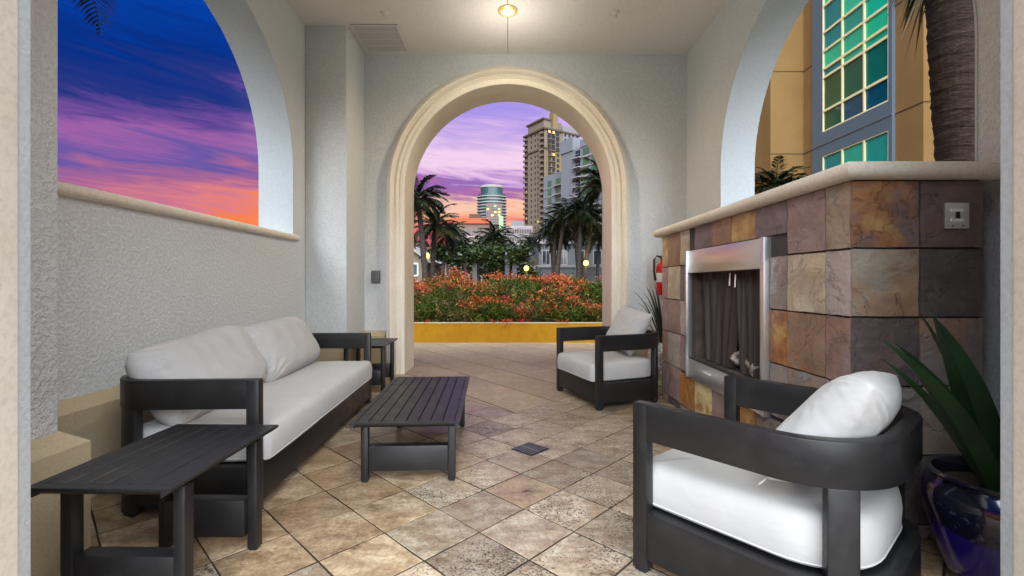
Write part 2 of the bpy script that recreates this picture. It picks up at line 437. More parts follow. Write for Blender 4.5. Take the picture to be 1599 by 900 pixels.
PCORN = org + ua * (5 * PITCH) - va * (5 * PITCH)    # corner where the travertine gives way to the wide paving
for i in range(-18, 26):
    for j in range(-24, 20):
        c = org + ua * ((i + .5) * PITCH) + va * ((j - .5) * PITCH)
        if not (-2.42 < c.x < 2.40 and .55 < c.y < 6.02): continue
        if (c - PCORN).dot(ua) > 0 and (c - PCORN).dot(-va) > 0: continue
        # right/centre tiles greyer and pitted, left ones warmer and smoother
        t_ = max(0, min(1, (c.x + .75) / .7)) * max(0, min(1, (1.5 - c.x) / .5)) * max(0, min(1, (5.2 - c.y) / .6))
        cold = random.random() < .30 + .60 * t_
        col = random.choice(grey_t if cold else warm_t); k = random.uniform(.88, 1.06)
        o = link('floor_tile', random.choice(TILES), floor, (c.x, c.y, random.uniform(-.0012, .0008)),
                 (random.uniform(-.003, .003), random.uniform(-.003, .003), th + random.choice((0, 1, 2, 3)) * math.pi / 2))
        o.color = (col[0] * k, col[1] * k, col[2] * k, random.choice((.5, .75, 1.0)) if cold else random.choice((0, .15, .4)))
# brass drain set into the floor
dc = Vector((.150, 3.21))
m = MB().box(-.095, .095, -.095, .095, -.02, .0045)
dr = m.build('drain_plate', 'black_rubber', floor, bevel=.002); dr.location = (dc.x, dc.y, 0); dr.rotation_euler = (0, 0, th)
m = MB()
for k in range(-3, 4):
    if k: m.box(-.08, .08, k * .024 - .0035, k * .024 + .0035, .0045, .0075)
m.box(-.004, .004, -.085, .085, .0045, .008); m.box(-.085, .085, -.004, .004, .0045, .0082)
link('drain_grate', m.mesh('drain_grate', 'grey_plastic'), floor, (dc.x, dc.y, 0), (0, 0, th))

# outdoor paving beyond the arch
patio = tag(MB().box(-8, 7, 6.4505, 8.97, -.034, -.0034).build('patio', 'grout'), kind='structure')
random.seed(5)
da = Vector((.60, -.80)); db = Vector((.80, .60)); SP = .55
def clip(poly, n_, d_):
    out = []
    for i in range(len(poly)):
        p, q = poly[i], poly[(i + 1) % len(poly)]; a, b = p.dot(n_) - d_, q.dot(n_) - d_
        if a >= 0: out.append(p)
        if (a >= 0) != (b >= 0): out.append(p + (q - p) * (a / (a - b)))
    return out
for i in range(-9, 12):
    for j in range(-16, 12):
        o_ = PCORN + db * (i * SP) + da * ((j + .37 * (i % 3)) * .62)
        poly = [o_ + db * .006 + da * .0015, o_ + db * (SP - .006) + da * .0015, o_ + db * (SP - .006) + da * .6185, o_ + db * .006 + da * .6185]
        for n_, d_ in ((ua, PCORN.dot(ua) + .004), (-va, PCORN.dot(-va) + .004), (Vector((0, -1)), -8.95), (Vector((1, 0)), -3.6), (Vector((-1, 0)), -3.6)):
            poly = clip(poly, n_, d_)
            if len(poly) < 3: break
        if len(poly) < 3: continue
        zt = -.0015 + .0004 * ((i + j) % 3)
        o = MB().prism([tuple(p) for p in poly], -.034, zt, lambda p, q, a: (p, q, a)).build('paving_slab', 'stamped_paver', patio)
        k = random.uniform(.92, 1.08); o.color = (k, k * random.uniform(.96, 1), k * random.uniform(.92, .98), 1)

# ------------------------------------------------------------------ pavilion
pav = thing('pavilion', 'pale grey stucco pavilion with tall arched openings on all sides and a flat ceiling', 'pavilion')
def arc(c, z, r, n=40, a0=math.pi, a1=0.0): return [(c + r * math.cos(a0 + (a1 - a0) * k / n), z + r * math.sin(a0 + (a1 - a0) * k / n)) for k in range(n + 1)]
SPR = 2.35
TOPW = CEIL + .1
# back wall
poly = [(-2.9, -.03), (-1.335, -.03)] + arc(0, SPR, 1.335) + [(1.335, -.03), (2.9, -.03), (2.9, TOPW), (-2.9, TOPW)]
MB().prism(poly, 5.91, 6.36, lambda p, q, a: (p - .006, a, q)).build('wall', 'stucco', pav)
# front wall, camera looks in through its arch
cxf = .0185; rf = 1.2705
poly = [(-2.9, -.03), (cxf - rf, -.03)] + arc(cxf, SPR, rf) + [(cxf + rf, -.03), (2.9, -.03), (2.9, TOPW), (-2.9, TOPW)]
MB().prism(poly, .80, 1.22, lambda p, q, a: (p, a, q)).build('wall', 'smooth_plaster', pav, bevel=.006, seg=2)
# stone lining of the front arch
def arch_sweep(cx, spring, prof, zb=0.0, n=56):
    """prof: (r, y) loop swept up the jamb, over the arch and down"""
    rings = [[(cx - r, y, zb) for r, y in prof]]
    for k in range(n + 1):
        a = math.pi * (1 - k / n)
        rings.append([(cx + r * math.cos(a), y, spring + r * math.sin(a)) for r, y in prof])
    rings.append([(cx + r, y, zb) for r, y in prof])
    return MB().sweep(rings)
arch_sweep(cxf, SPR, [(rf - .007, .78), (rf - .007, 1.176), (rf - .003, 1.183), (rf + .01, 1.185), (rf + .12, 1.185), (rf + .12, .78)]).build('arch_lining', 'cast_stone', pav, smooth=True)
# side walls with sills
CY, HALF = 3.60, 1.36
def side_wall(x0, x1, sill):
    up = [(.80 + .42, sill), (CY - HALF, sill), (CY - HALF, SPR)] + arc(CY, SPR, HALF)[1:-1] + [(CY + HALF, SPR), (CY + HALF, sill), (5.91, sill), (5.91, TOPW), (1.22, TOPW)]
    m = MB().prism(up, x0, x1, lambda p, q, a: (a, p, q))
    m.box(x0, x1, 1.22, 5.91, -.03, sill)
    return m
side_wall(-2.66, -2.30, 1.60).build('wall', 'stucco', pav)
side_wall(2.265, 2.62, 1.58).build('wall', 'stucco', pav)
# smooth plaster linings of the side openings
def lining(x0, x1, z0):
    t_ = .012; rings = []
    pts = [(CY - HALF, z0)] + arc(CY, SPR, HALF, 48) + [(CY + HALF, z0)]
    for k, (p, q) in enumerate(pts):
        if k == 0: n_ = (1, 0)
        elif k == len(pts) - 1: n_ = (-1, 0)
        else:
            n_ = Vector((CY - p, SPR - q)).normalized(); n_ = (n_.x, n_.y)
        rings.append([(x0, p, q), (x1, p, q), (x1, p + n_[0] * t_, q + n_[1] * t_), (x0, p + n_[0] * t_, q + n_[1] * t_)])
    return MB().sweep(rings)
lining(-2.663, -2.297, 1.60).build('opening_lining', 'smooth_plaster', pav, smooth=True)
lining(2.262, 2.623, 1.58).build('opening_lining', 'smooth_plaster', pav, smooth=True)
# columns in the two left corners
MB().box(-2.30, -1.83, 5.25, 5.91, -.03, TOPW).build('column', 'stucco', pav, bevel=.015)
MB().box(-2.30, -1.83, 1.22, 1.893, -.03, TOPW).build('column', 'stucco', pav, bevel=.015)
# bullnosed sill of the left opening
def bull(x_face, x_back, zt, zb, sgn):
    r = (zt - zb) / 2; zc = (zt + zb) / 2
    return [(x_back, zb)] + [(x_face - sgn * r + sgn * r * math.cos(a), zc + r * math.sin(a)) for a in [(-math.pi / 2 + math.pi * k / 10) for k in range(11)]] + [(x_back, zt)]
MB().prism(bull(-2.255, -2.70, 1.668, 1.600, 1), 1.893, CY + HALF + .07, lambda p, q, a: (p, a, q)).build('window_sill', 'cast_stone', pav, smooth=True)
MB().prism(bull(2.225, 2.66, 1.640, 1.575, -1), 4.80, CY + HALF + .05, lambda p, q, a: (p, a, q)).build('window_sill', 'cast_stone', pav, smooth=True)
# base course with sloping top round the walls
def base_run(path, t_=.067, z1=.485, z2=.548):
    m = MB(); rings = []
    n = len(path)
    for i, (x, y) in enumerate(path):
        d1 = Vector(path[i]) - Vector(path[i - 1]) if i else None
        d2 = Vector(path[i + 1]) - Vector(path[i]) if i < n - 1 else None
        nn = [Vector((-q.y, q.x)).normalized() for q in (d1, d2) if q is not None]
        off = sum(nn, Vector((0, 0)))
        off = off / (off.length_squared / len(nn)) if len(nn) > 1 else off
        off *= -1
        o_ = Vector((x, y)) + off * t_
        b_ = Vector((x, y)) - off * .01
        rings.append([(b_.x, b_.y, -.02), (o_.x, o_.y, -.02), (o_.x, o_.y, z1), (b_.x + off.x * .006, b_.y + off.y * .006, z2), (b_.x, b_.y, z2)])
    return m.sweep(rings)
base_run([(-1.56, 5.91), (-1.83, 5.91), (-1.83, 5.25), (-2.30, 5.25), (-2.30, 1.893), (-1.83, 1.893), (-1.83, 1.22)][::-1]).build('base_course', 'base_stone', pav)
base_run([(2.265, 4.70), (2.265, 5.91), (1.55, 5.91)]).build('base_course', 'base_stone', pav)
# moulded arch surround of the back wall
R0 = 1.303
prof = [(R0, 6.42), (R0, 5.845), (R0 + .016, 5.832), (R0 + .05, 5.832), (R0 + .056, 5.846), (R0 + .07, 5.846), (R0 + .082, 5.834), (R0 + .097, 5.826), (R0 + .112, 5.834),
        (R0 + .118, 5.850), (R0 + .128, 5.850), (R0 + .136, 5.828), (R0 + .150, 5.806), (R0 + .170, 5.796), (R0 + .190, 5.804), (R0 + .202, 5.822), (R0 + .206, 5.842), (R0 + .224, 5.842), (R0 + .224, 5.915),
        (R0 + .03, 5.915), (R0 + .03, 6.355), (R0 + .20, 6.355), (R0 + .20, 6.42)]
arch_sweep(-.006, SPR, prof).build('arch_surround', 'cast_stone', pav, smooth=True)
# ceiling in two sheets with an open joint, roof over it
MB().box(-2.9, -.012, .82, 6.34, CEIL, CEIL + .06).build('ceiling_panel', 'ceiling_paint', pav)
MB().box(-.006, 2.9, .82, 6.34, CEIL, CEIL + .06).build('ceiling_panel', 'ceiling_paint', pav)
MB().box(-3.0, 3.0, .7, 6.5, CEIL + .11, CEIL + .4).build('roof', 'stucco', pav)

# ------------------------------------------------------------------ fireplace
fp = thing('fireplace', 'slate tiled outdoor fireplace with steel firebox frame and thick stone mantel', 'fireplace', (0, 0, 0))
FX, FY0, FY1, FZ = 1.555, 2.095, 4.66, 1.615
OY0, OY1, OZ0, OZ1 = 2.80, 3.92, .50, 1.26      # firebox opening
m = MB()
m.box(FX, 2.262, FY0, OY0, -.004, FZ); m.box(FX, 2.262, OY1, FY1, -.004, FZ)
m.box(FX, 2.262, OY0, OY1, -.004, OZ0); m.box(FX, 2.262, OY0, OY1, OZ1, FZ); m.box(2.08, 2.262, OY0, OY1, OZ0, OZ1)
# keep clear of the wall in front of the window jamb
m.v = [(min(x, 2.125) if y < 2.2 else x, y, z) for x, y, z in m.v]
m.build('core', 'slate_grout', fp)
def slate_mesh(seed):
    rnd = random.Random(seed); n = 5; m = MB(); g = []
    for i in range(n):
        for j in range(n):
            e = i in (0, n - 1) or j in (0, n - 1)
            g.append((j / (n - 1) - .5 + (rnd.uniform(-.006, .006) if e else 0), i / (n - 1) - .5 + (rnd.uniform(-.006, .006) if e else 0), .012 + rnd.uniform(-.003, .0025) - (.0025 if e else 0)))
    fs = [(i * n + j, i * n + j + 1, (i + 1) * n + j + 1, (i + 1) * n + j) for i in range(n - 1) for j in range(n - 1)]
    m.add(g, fs)
    border = [j for j in range(n)] + [i * n + n - 1 for i in range(1, n)] + [(n - 1) * n + j for j in range(n - 2, -1, -1)] + [i * n for i in range(n - 2, 0, -1)]
    b0 = len(m.v); m.v += [(m.v[k][0] * 1.004, m.v[k][1] * 1.004, -.002) for k in border]; L = len(border)
    for k in range(L): m.f.append((border[k], b0 + k, b0 + (k + 1) % L, border[(k + 1) % L])); m.m.append(0)
    return m.mesh('slate_tile', 'slate', smooth=False)
SLATES = [slate_mesh(k) for k in range(8)]
MAUVE = (.215, .150, .140); PURP = (.125, .098, .100); DARKP = (.078, .064, .064); CREAM = (.36, .33, .25); GOLD = (.40, .28, .11)
OLIVE = (.225, .195, .155); GREY = (.17, .152, .142); PINK = (.30, .245, .225); BROWN = (.21, .13, .085); RUST = (.30, .12, .035); YEL = (.44, .37, .19); CHAR = (.068, .060, .059)
ys = [4.66, 4.50, 4.175, 3.85, 3.53, 3.215, 2.90, 2.573, 2.262, 2.095]
zs = [1.612, 1.305, .995, .685, .375, .065, .0]
grid = [[(YEL, .6), (BROWN, .3), (CREAM, .2), (PURP, 0), (BROWN, .2), (GOLD, .5), (PURP, .0), (MAUVE, .1), (OLIVE, .3)],
        [(MAUVE, .1), (CREAM, .3), (PURP, 0), None, None, None, (GREY, .2), (CREAM, .35), (PINK, .0)],
        [(MAUVE, .2), (MAUVE, .1), (PINK, .1), None, None, None, (BROWN, 1.0), (BROWN, .6), (MAUVE, .3)],
        [(BROWN, .1), (PINK, .0), (MAUVE, 0), None, None, None, (GREY, .1), (GREY, .4), (MAUVE, .0)],
        [(MAUVE, 0), (MAUVE, .1), (RUST, 1.0), (YEL, .9), (MAUVE, .1), (GOLD, 1.0), (GREY, .3), (GREY, .2), (PURP, 0)],
        [(OLIVE, .2), (CHAR, 0), (GREY, .2), (CHAR, 0), (OLIVE, .3), (CHAR, 0), (GREY, 0), (CHAR, 0), (GREY, 0)]]
FR = (2.743, 3.973, .356, 1.425)   # steel frame y0,y1,z0,z1
random.seed(3)
def put_slate(name, origin, sx_, sz_, rot, colr, amt):
    k = random.uniform(.9, 1.1)
    o = link(name, random.choice(SLATES), fp, origin, rot, ((sx_ - .010), (sz_ - .010), 1))
    o.color = (colr[0] * k, colr[1] * k, colr[2] * k, amt)
for r in range(6):
    for c in range(9):
        y1, y0, z1, z0 = ys[c], ys[c + 1], zs[r], zs[r + 1]
        cand = [(y0, y1, z0, z1)]
        if min(y1, FR[1]) - max(y0, FR[0]) > .002 and min(z1, FR[3]) - max(z0, FR[2]) > .002:
            cand = [(max(y0, FR[1]), y1, z0, z1), (y0, min(y1, FR[0]), z0, z1), (y0, y1, max(z0, FR[3]), z1), (y0, y1, z0, min(z1, FR[2]))]
            cand = [q for q in cand if q[1] - q[0] > .02 and q[3] - q[2] > .02]
        if not cand: continue
        q = max(cand, key=lambda q: (q[1] - q[0]) * (q[3] - q[2]))
        g_ = grid[r][c] or (GREY, .1)
        # local x along -Y (so that normal faces -X), local y up
        put_slate('slate_tile', (FX - .003, (q[0] + q[1]) / 2, (q[2] + q[3]) / 2), q[1] - q[0], q[3] - q[2], (R(90), 0, R(-90)), *g_)
fx = [1.540, 1.845, 2.133]
fgrid = [[(PURP, .75), (DARKP, .1)], [(OLIVE, .5), (CHAR, .0)], [(DARKP, .1), (GREY, .6)], [(GREY, .0), (OLIVE, .15)], [(CHAR, .0), (DARKP, .0)], [(CHAR, 0), (GREY, 0)]]
for r in range(6):
    for c in range(2):
        put_slate('slate_tile', ((fx[c] + fx[c + 1]) / 2, FY0 - .003, (zs[r] + zs[r + 1]) / 2), fx[c + 1] - fx[c], zs[r] - zs[r + 1], (R(90), 0, 0), *fgrid[r][c])
# mantel: bullnosed slab running round the corner
def mantel():
    zt, zb = 1.692, 1.614; r = (zt - zb) / 2; zc = (zt + zb) / 2
    half = [(-r + r * math.cos(-math.pi / 2 + math.pi * k / 10), zc + r * math.sin(-math.pi / 2 + math.pi * k / 10)) for k in range(11)]
    # offsets outward from path: far end on X face, corner, right end
    xe, ye = 1.487, 2.035
    rings = []
    rings.append([(2.262, 4.765 + 0, z) if False else (xe - o_, 4.765, z) for o_, z in half] + [(2.262, 4.765, zt), (2.262, 4.765, zb)])
    rings.append([(xe - o_, ye - o_, z) for o_, z in half] + [(2.262, 2.35, zt), (2.262, 2.35, zb)])
    rings.append([(2.205, ye - o_, z) for o_, z in half] + [(2.205, 2.35, zt), (2.205, 2.35, zb)])
    return MB().sweep(rings)
mantel().build('mantel', 'cast_stone', fp, smooth=True)
# firebox lining, steel frame, mesh curtains, logs
m = MB(); m.box(2.06, 2.078, OY0, OY1, OZ0, OZ1); m.box(1.57, 2.06, OY0, OY0 + .02, OZ0, OZ1); m.box(1.57, 2.06, OY1 - .02, OY1, OZ0, OZ1); m.box(1.57, 2.06, OY0 + .02, OY1 - .02, OZ0, OZ0 + .02); m.box(1.57, 2.06, OY0 + .02, OY1 - .02, OZ1 - .02, OZ1)
m.build('firebox_lining', 'firebrick', fp)
MB().box(1.515, 1.5545, 2.79, 3.93, 1.235, 1.418).build('steel_header', 'brushed_steel', fp, bevel=.003)
MB().box(1.515, 1.5545, 2.79, 3.93, .356, .515).build('steel_kick_panel', 'brushed_steel', fp, bevel=.003)
MB().box(1.508, 1.5545, 2.743, 2.788, .356, 1.422).build('steel_jamb', 'brushed_steel', fp, bevel=.003)
MB().box(1.508, 1.5545, 3.932, 3.973, .356, 1.422).build('steel_jamb', 'brushed_steel', fp, bevel=.003)
for yc in (3.05, 3.55):
    MB().box(1.508, 1.516, yc - .06, yc + .06, .452, .462).build('louver_slot', 'white_paint', fp, bevel=.001)
MB().box(1.522, 1.530, 2.80, 3.92, .512, .53).build('door_rail', 'dark_steel', fp)
def curtain(y0, y1, z0, z1, taper, seed):
    rnd = random.Random(seed); n = 90; m = MB(); rings = []
    for zi in range(9):
        f = zi / 8; z = z1 + (z0 - z1) * f; row = []
        for k in range(n + 1):
            u = k / n; mid = y0 + (y1 - y0) * .5
            y = y0 + (y1 - y0) * u; y = mid + (y - mid) * (1 - taper * f)
            row.append((1.62 + .022 * math.sin(u * 46 + seed) + .01 * math.sin(u * 17 + f * 2), y, z))
        rings.append(row)
    return m.sweep(rings, False, False)
curtain(3.28, 3.86, .53, 1.235, .30, 1).build('mesh_curtain', 'mesh_curtain', fp, smooth=True)
curtain(2.83, 3.24, .53, 1.235, .12, 2).build('mesh_curtain', 'mesh_curtain', fp, smooth=True)
MB().tube([(1.60, 2.82, 1.236), (1.60, 3.90, 1.236)], .006, 6).build('curtain_rod', 'dark_steel', fp)
for yc, zc in ((3.32, 1.17), (3.24, 1.16)):
    MB().tube([(1.585, yc, zc + .05), (1.58, yc, zc - .04)], .005, 6).build('pull_chain', 'brushed_steel', fp)
for k, (a, b_, r_) in enumerate([((1.72, 2.95, .60), (1.80, 3.75, .60), .055), ((1.62, 3.02, .575), (1.70, 3.35, .64), .045), ((1.66, 3.22, .60), (1.88, 3.62, .70), .05), ((1.60, 3.30, .59), (1.72, 3.30, .66), .04)]):
    a, b_ = Vector(a), Vector(b_); MB().tube([a.lerp(b_, q / 6) + Vector((0, 0, random.uniform(-.012, .012))) for q in range(7)], [r_ * random.uniform(.85, 1.1) for _ in range(7)], 9).build('fire_log', 'log_bark', fp, smooth=True)
m = MB()
for k in range(5): m.box(1.63, 1.95, 2.98 + k * .17, 2.995 + k * .17, .525, .545)
m.build('grate', 'dark_steel', fp)

# switch plate on the slate
sw = thing('switch_plate', 'brushed steel switch plate with two white slots on the dark slate end', 'switch', (2.003, 2.083, 1.45))
MB().box(-.054, .054, -.012, -.0005, -.058, .058).build('plate', 'brushed_steel', sw, bevel=.003)
for z in (.024, -.020): MB().box(-.030, .028, -.0145, -.0118, z - .007, z + .007).build('slot', 'white_paint', sw)
MB().box(-.007, .008, -.0165, -.0118, -.013, .017).build('toggle', 'black_rubber', sw)
for x in (-.022, .024): MB().lathe([(.003, 0), (.003, .003)], 10).build('screw', 'dark_steel', sw).matrix_local = Matrix.Translation((x, -.0118, -.045)) @ Matrix.Rotation(R(90), 4, 'X')

# ================================================================== FURNITURE
def u_path(Wd, D, Rr, ins, front=0.0, n=12):
    x = Wd / 2 - ins; yb = D / 2 - ins; r = Rr - ins; pts = [(-x, -D / 2 + front)]
    s_ = 6
    for k in range(1, s_): pts.append((-x, -D / 2 + front + (yb - r + D / 2 - front) * k / s_))
    pts += [(-x + r - r * math.cos(math.pi / 2 * k / n), yb - r + r * math.sin(math.pi / 2 * k / n)) for k in range(n + 1)]
    pts += [(x - r + r * math.sin(math.pi / 2 * k / n), yb - r + r * math.cos(math.pi / 2 * k / n)) for k in range(n + 1)]
    for k in range(s_ - 1, 0, -1): pts.append((x, -D / 2 + front + (yb - r + D / 2 - front) * k / s_))
    pts.append((x, -D / 2 + front))
    return pts
def cushion_mesh(outline, z0, z1, seed=0, crown=.018, rnd_=.05):
    out = [Vector(p) for p in outline]; n = len(out)
    def inset(k):
        r = []
        for i in range(n):
            d_ = (out[(i + 1) % n] - out[i - 1]).normalized(); nn = Vector((-d_.y, d_.x))
            r.append(out[i] + nn * k * -1)
        return r
    c = sum(out, Vector((0, 0))) / n
    area = sum(out[i].x * out[(i + 1) % n].y - out[(i + 1) % n].x * out[i].y for i in range(n))
    sg = -1 if area > 0 else 1
    rings = []
    def wob(p, z): return mnoise.noise(Vector((p.x * 4 + seed * 7, p.y * 4, z * 5))) * .006
    for k, z in ((.014, z0), (.004, z0 + .006), (0, z0 + .02), (-.004, (z0 + z1) / 2), (0, z1 - rnd_), (.006, z1 - rnd_ * .55), (.02, z1 - rnd_ * .22), (.042, z1 - rnd_ * .05), (.07, z1)):
        rings.append([(p.x, p.y, z + wob(p, z)) for p in inset(k * sg)])
    last = inset(.07 * sg)
    for f, h in ((.86, .5), (.66, .8), (.4, .95), (.15, 1.0), (.01, 1.0)):
        rings.append([(c.x + (p.x - c.x) * f, c.y + (p.y - c.y) * f, z1 + crown * h + wob(p * f, z1) * .8) for p in last])
    return MB().sweep(rings)
def seam(outline, z, parent):
    pts = outline + [outline[0]]
    m = MB(); rings = []
    n = len(outline)
    c = [Vector(p) for p in outline]
    for i in range(n):
        d_ = (c[(i + 1) % n] - c[i - 1]).normalized(); nn = Vector((d_.y, -d_.x))
        rings.append([(c[i].x + nn.x * .0035 * math.cos(a), c[i].y + nn.y * .0035 * math.cos(a), z + .0035 * math.sin(a)) for a in (0, math.pi / 2, math.pi, -math.pi / 2)])
    m.sweep(rings, True, False, True)
    return m.build('seam', 'cushion_fabric', parent, smooth=True)
def outline_of(Wd, D, Rr, ins, front_out, n=10):
    """dense closed outline of the seat: straight front, rounded back corners"""
    p = u_path(Wd, D, Rr, ins, -front_out + 0, n)
    rf_ = .03; fx_ = Wd / 2 - ins; fy = -D / 2 - front_out
    p = [q for q in p]
    p[0] = (-fx_, fy + rf_); p[-1] = (fx_, fy + rf_)
    k = 14
    p += [(fx_ - rf_ * .3, fy + rf_ * .3)] + [(fx_ - rf_ - (2 * fx_ - 2 * rf_) * i / k, fy) for i in range(k + 1)] + [(-fx_ + rf_ * .3, fy + rf_ * .3)]
    return p
def pillow_mesh(Wd, H, T, seed, pinch=.08, n=40, crease=.011, soft=.06):
    m = MB(); vs = []; fs = []
    for side in (-1, 1):
        for i in range(n + 1):
            for j in range(n + 1):
                u = 2 * j / n - 1; v = 2 * i / n - 1
                u = math.copysign(abs(u) ** .8, u); v = math.copysign(abs(v) ** .8, v)
                x = Wd / 2 * u * (1 - pinch * (1 - v * v)) * math.sqrt(1 - soft * v ** 4); z = H / 2 * v * (1 - pinch * (1 - u * u)) * math.sqrt(1 - soft * u ** 6)
                th_ = max(0, (1 - u ** 4) * (1 - v ** 4)) ** .62
                ed = (1 - th_)
                wr = mnoise.noise(Vector((x * 9 + seed * 3.1, z * 9, side * 2.0))) * crease + mnoise.noise(Vector((u * v * 10 + seed, (u * u - v * v) * 6, side))) * crease * 1.3 * ed
                for cu, cw in ((-1, -1), (1, -1), (1, 1), (-1, 1)):
                    dx_, dz_ = (cu * Wd / 2 - x), (cw * H / 2 - z); ds = math.hypot(dx_, dz_); ph = math.atan2(dz_, dx_)
                    wr += math.sin(ph * 17 + seed * 1.7 + cu * 2 + cw + 3 * mnoise.noise(Vector((ds * 6, ph * 2, seed)))) * crease * .85 * math.exp(-((ds - .11) / .10) ** 2)
                y = side * (T / 2 * th_ + .004 * (th_ > .001)) + wr * min(1, th_ * 2.2)
                vs.append((x, y, z + .0 * wr))
    N = (n + 1) ** 2
    for s_ in (0, 1):
        for i in range(n):
            for j in range(n):
                q = [s_ * N + i * (n + 1) + j, s_ * N + i * (n + 1) + j + 1, s_ * N + (i + 1) * (n + 1) + j + 1, s_ * N + (i + 1) * (n + 1) + j]
                fs.append(tuple(q) if s_ else tuple(q[::-1]))
    m.add(vs, fs)
    me = m.mesh('pillow', 'cushion_fabric', smooth=True)
    bm = bmesh.new(); bm.from_mesh(me); bmesh.ops.remove_doubles(bm, verts=bm.verts, dist=.0015); bmesh.ops.recalc_face_normals(bm, faces=bm.faces); bm.to_mesh(me); bm.free()
    me.polygons.foreach_set('use_smooth', [True] * len(me.polygons)); me.set_sharp_from_angle(angle=R(75))
    return me
T_ = .05
ARM0, ARM1, AP0, AP1 = .528, .672, .058, .243
def lounge(root, Wd, D, Rr, rear_posts, seat_seed):
    MB().band(u_path(Wd, D, Rr, T_ / 2), T_, ARM0, ARM1).build('arm_rail', 'charcoal_metal', root, bevel=.004)
    m = MB().band(u_path(Wd, D, Rr, T_ / 2 + .002), T_ - .004, AP0, AP1)
    m.build('base_rail', 'charcoal_metal', root, bevel=.004)
    MB().box(-Wd / 2 + T_, Wd / 2 - T_, -D / 2, -D / 2 + .04, AP0, AP1).build('front_apron', 'charcoal_metal', root, bevel=.004)
    MB().prism(outline_of(Wd, D, Rr, T_ + .001, -.042), AP1 - .03, AP1 - .008, lambda p, q, a: (p, q, a)).build('seat_deck', 'charcoal_metal', root)
    for s_ in (-1, 1):
        x0, x1 = sorted((s_ * Wd / 2, s_ * (Wd / 2 - T_)))
        m = MB().box(x0 - .001, x1 + .001, -D / 2 - .003, -D / 2 + .058, .012, ARM1 - .003)
        lg = m.build('front_leg', 'charcoal_metal', root, bevel=.004)
        MB().box(x0 + .006, x1 - .006, -D / 2 + .004, -D / 2 + .05, 0, .013).build('glide', 'rubber', lg)
    # rear posts follow the curve of the rail
    pth = u_path(Wd, D, Rr, T_ / 2, n=24)
    acc = [0]
    for i in range(1, len(pth)): acc.append(acc[-1] + (Vector(pth[i]) - Vector(pth[i - 1])).length)
    def at(s_):
        for i in range(1, len(acc)):
            if acc[i] >= s_:
                f = (s_ - acc[i - 1]) / (acc[i] - acc[i - 1]); return tuple(Vector(pth[i - 1]).lerp(Vector(pth[i]), f))
        return pth[-1]
    for s0, s1 in rear_posts(acc[-1]):
        seg = [at(s0 + (s1 - s0) * k / 8) for k in range(9)]
        lg = MB().band(seg, T_ - .002, .012, ARM0 + .002).build('rear_leg', 'charcoal_metal', root, bevel=.003)
        MB().band(seg[1:-1], T_ - .014, 0, .013).build('glide', 'rubber', lg)
# --- lounge chair
CW, CD, CR = .85, .80, .30
straight = CD - CR
chair = thing('lounge_chair', 'charcoal metal lounge chair in right foreground, seen from behind beside the blue pot', 'chair', (1.086, 1.842, 0), R(220.5), 'matching lounge chairs by the fireplace')
lounge(chair, CW, CD, CR, lambda L: [(straight + .15, straight + .235), (L - straight - .235, L - straight - .15)], 1)
sc_ = cushion_mesh(outline_of(CW, CD, CR, T_ + .008, .03), .246, .418, 1).build('seat_cushion', 'cushion_fabric', chair, smooth=True)
seam(outline_of(CW, CD, CR, T_ + .008, .03), .262, sc_)
chair2 = copy_tree(chair, (1.035, 4.70, 0), R(-70.2), 'charcoal metal lounge chair with white seat standing beside the far end of the fireplace', 'matching lounge chairs by the fireplace')
# throw pillows are loose things
pil = link('throw_pillow', pillow_mesh(.58, .47, .20, 1, .07, 64, .0045), None); tag(pil, 'white throw pillow leaning in the nearest lounge chair', 'pillow', 'throw pillows on the lounge chairs')
M1 = Matrix.Translation((1.086, 1.842, 0)) @ Matrix.Rotation(R(220.5), 4, 'Z') @ Matrix.Translation((.03, .185, .640)) @ Matrix.Rotation(R(-38), 4, 'X') @ Matrix.Rotation(R(-6), 4, 'Y')
pil.matrix_world = M1
tg = MB().box(-.012, .012, -.002, .002, -.03, .0).build('care_tag', 'paper_label', pil); tg.location = (.27, 0, -.235); tg.rotation_euler = (0, R(-40), 0)
pil2 = link('throw_pillow', pillow_mesh(.54, .47, .19, 4, .07, 64, .0045), None); tag(pil2, 'white throw pillow leaning in the chair beside the far end of the fireplace', 'pillow', 'throw pillows on the lounge chairs')
pil2.matrix_world = Matrix.Translation((1.035, 4.70, 0)) @ Matrix.Rotation(R(-70.2), 4, 'Z') @ Matrix.Translation((-.0, .20, .675)) @ Matrix.Rotation(R(-26), 4, 'X') @ Matrix.Rotation(R(9), 4, 'Y')
# --- sofa
SW, SD, SR = 2.18, .76, .20
sofa = thing('sofa', 'long charcoal metal sofa with white cushions along the left wall', 'sofa', (-1.657, 3.36, 0), R(92.3))
lounge(sofa, SW, SD, SR, lambda L: [(SD - SR + .03, SD - SR + .13), (L - (SD - SR) - .13, L - (SD - SR) - .03), (L / 2 - .05, L / 2 + .05)], 2)
sc_ = cushion_mesh(outline_of(SW, SD, SR, T_ + .008, .03), .246, .418, 3, .012).build('seat_cushion', 'cushion_fabric', sofa, smooth=True)
seam(outline_of(SW, SD, SR, T_ + .008, .03), .262, sc_)
for k, (xc, sd, lab) in enumerate([(-.50, 11, 'long white back cushion on the sofa end nearest the slatted side table in front'), (.50, 12, 'long white back cushion on the sofa end nearest the back arch')]):
    o = link('back_cushion', pillow_mesh(1.07, .485, .29, sd, .025, 60, .010, .14), None)
    o.matrix_world = Matrix.Translation((-1.657, 3.36, 0)) @ Matrix.Rotation(R(92.3), 4, 'Z') @ Matrix.Translation((xc, .205, .622)) @ Matrix.Rotation(R(-31), 4, 'X') @ Matrix.Rotation(R(-1.5 if k else -3.5), 4, 'Y')
    tag(o, lab, 'cushion', 'back cushions of the sofa')
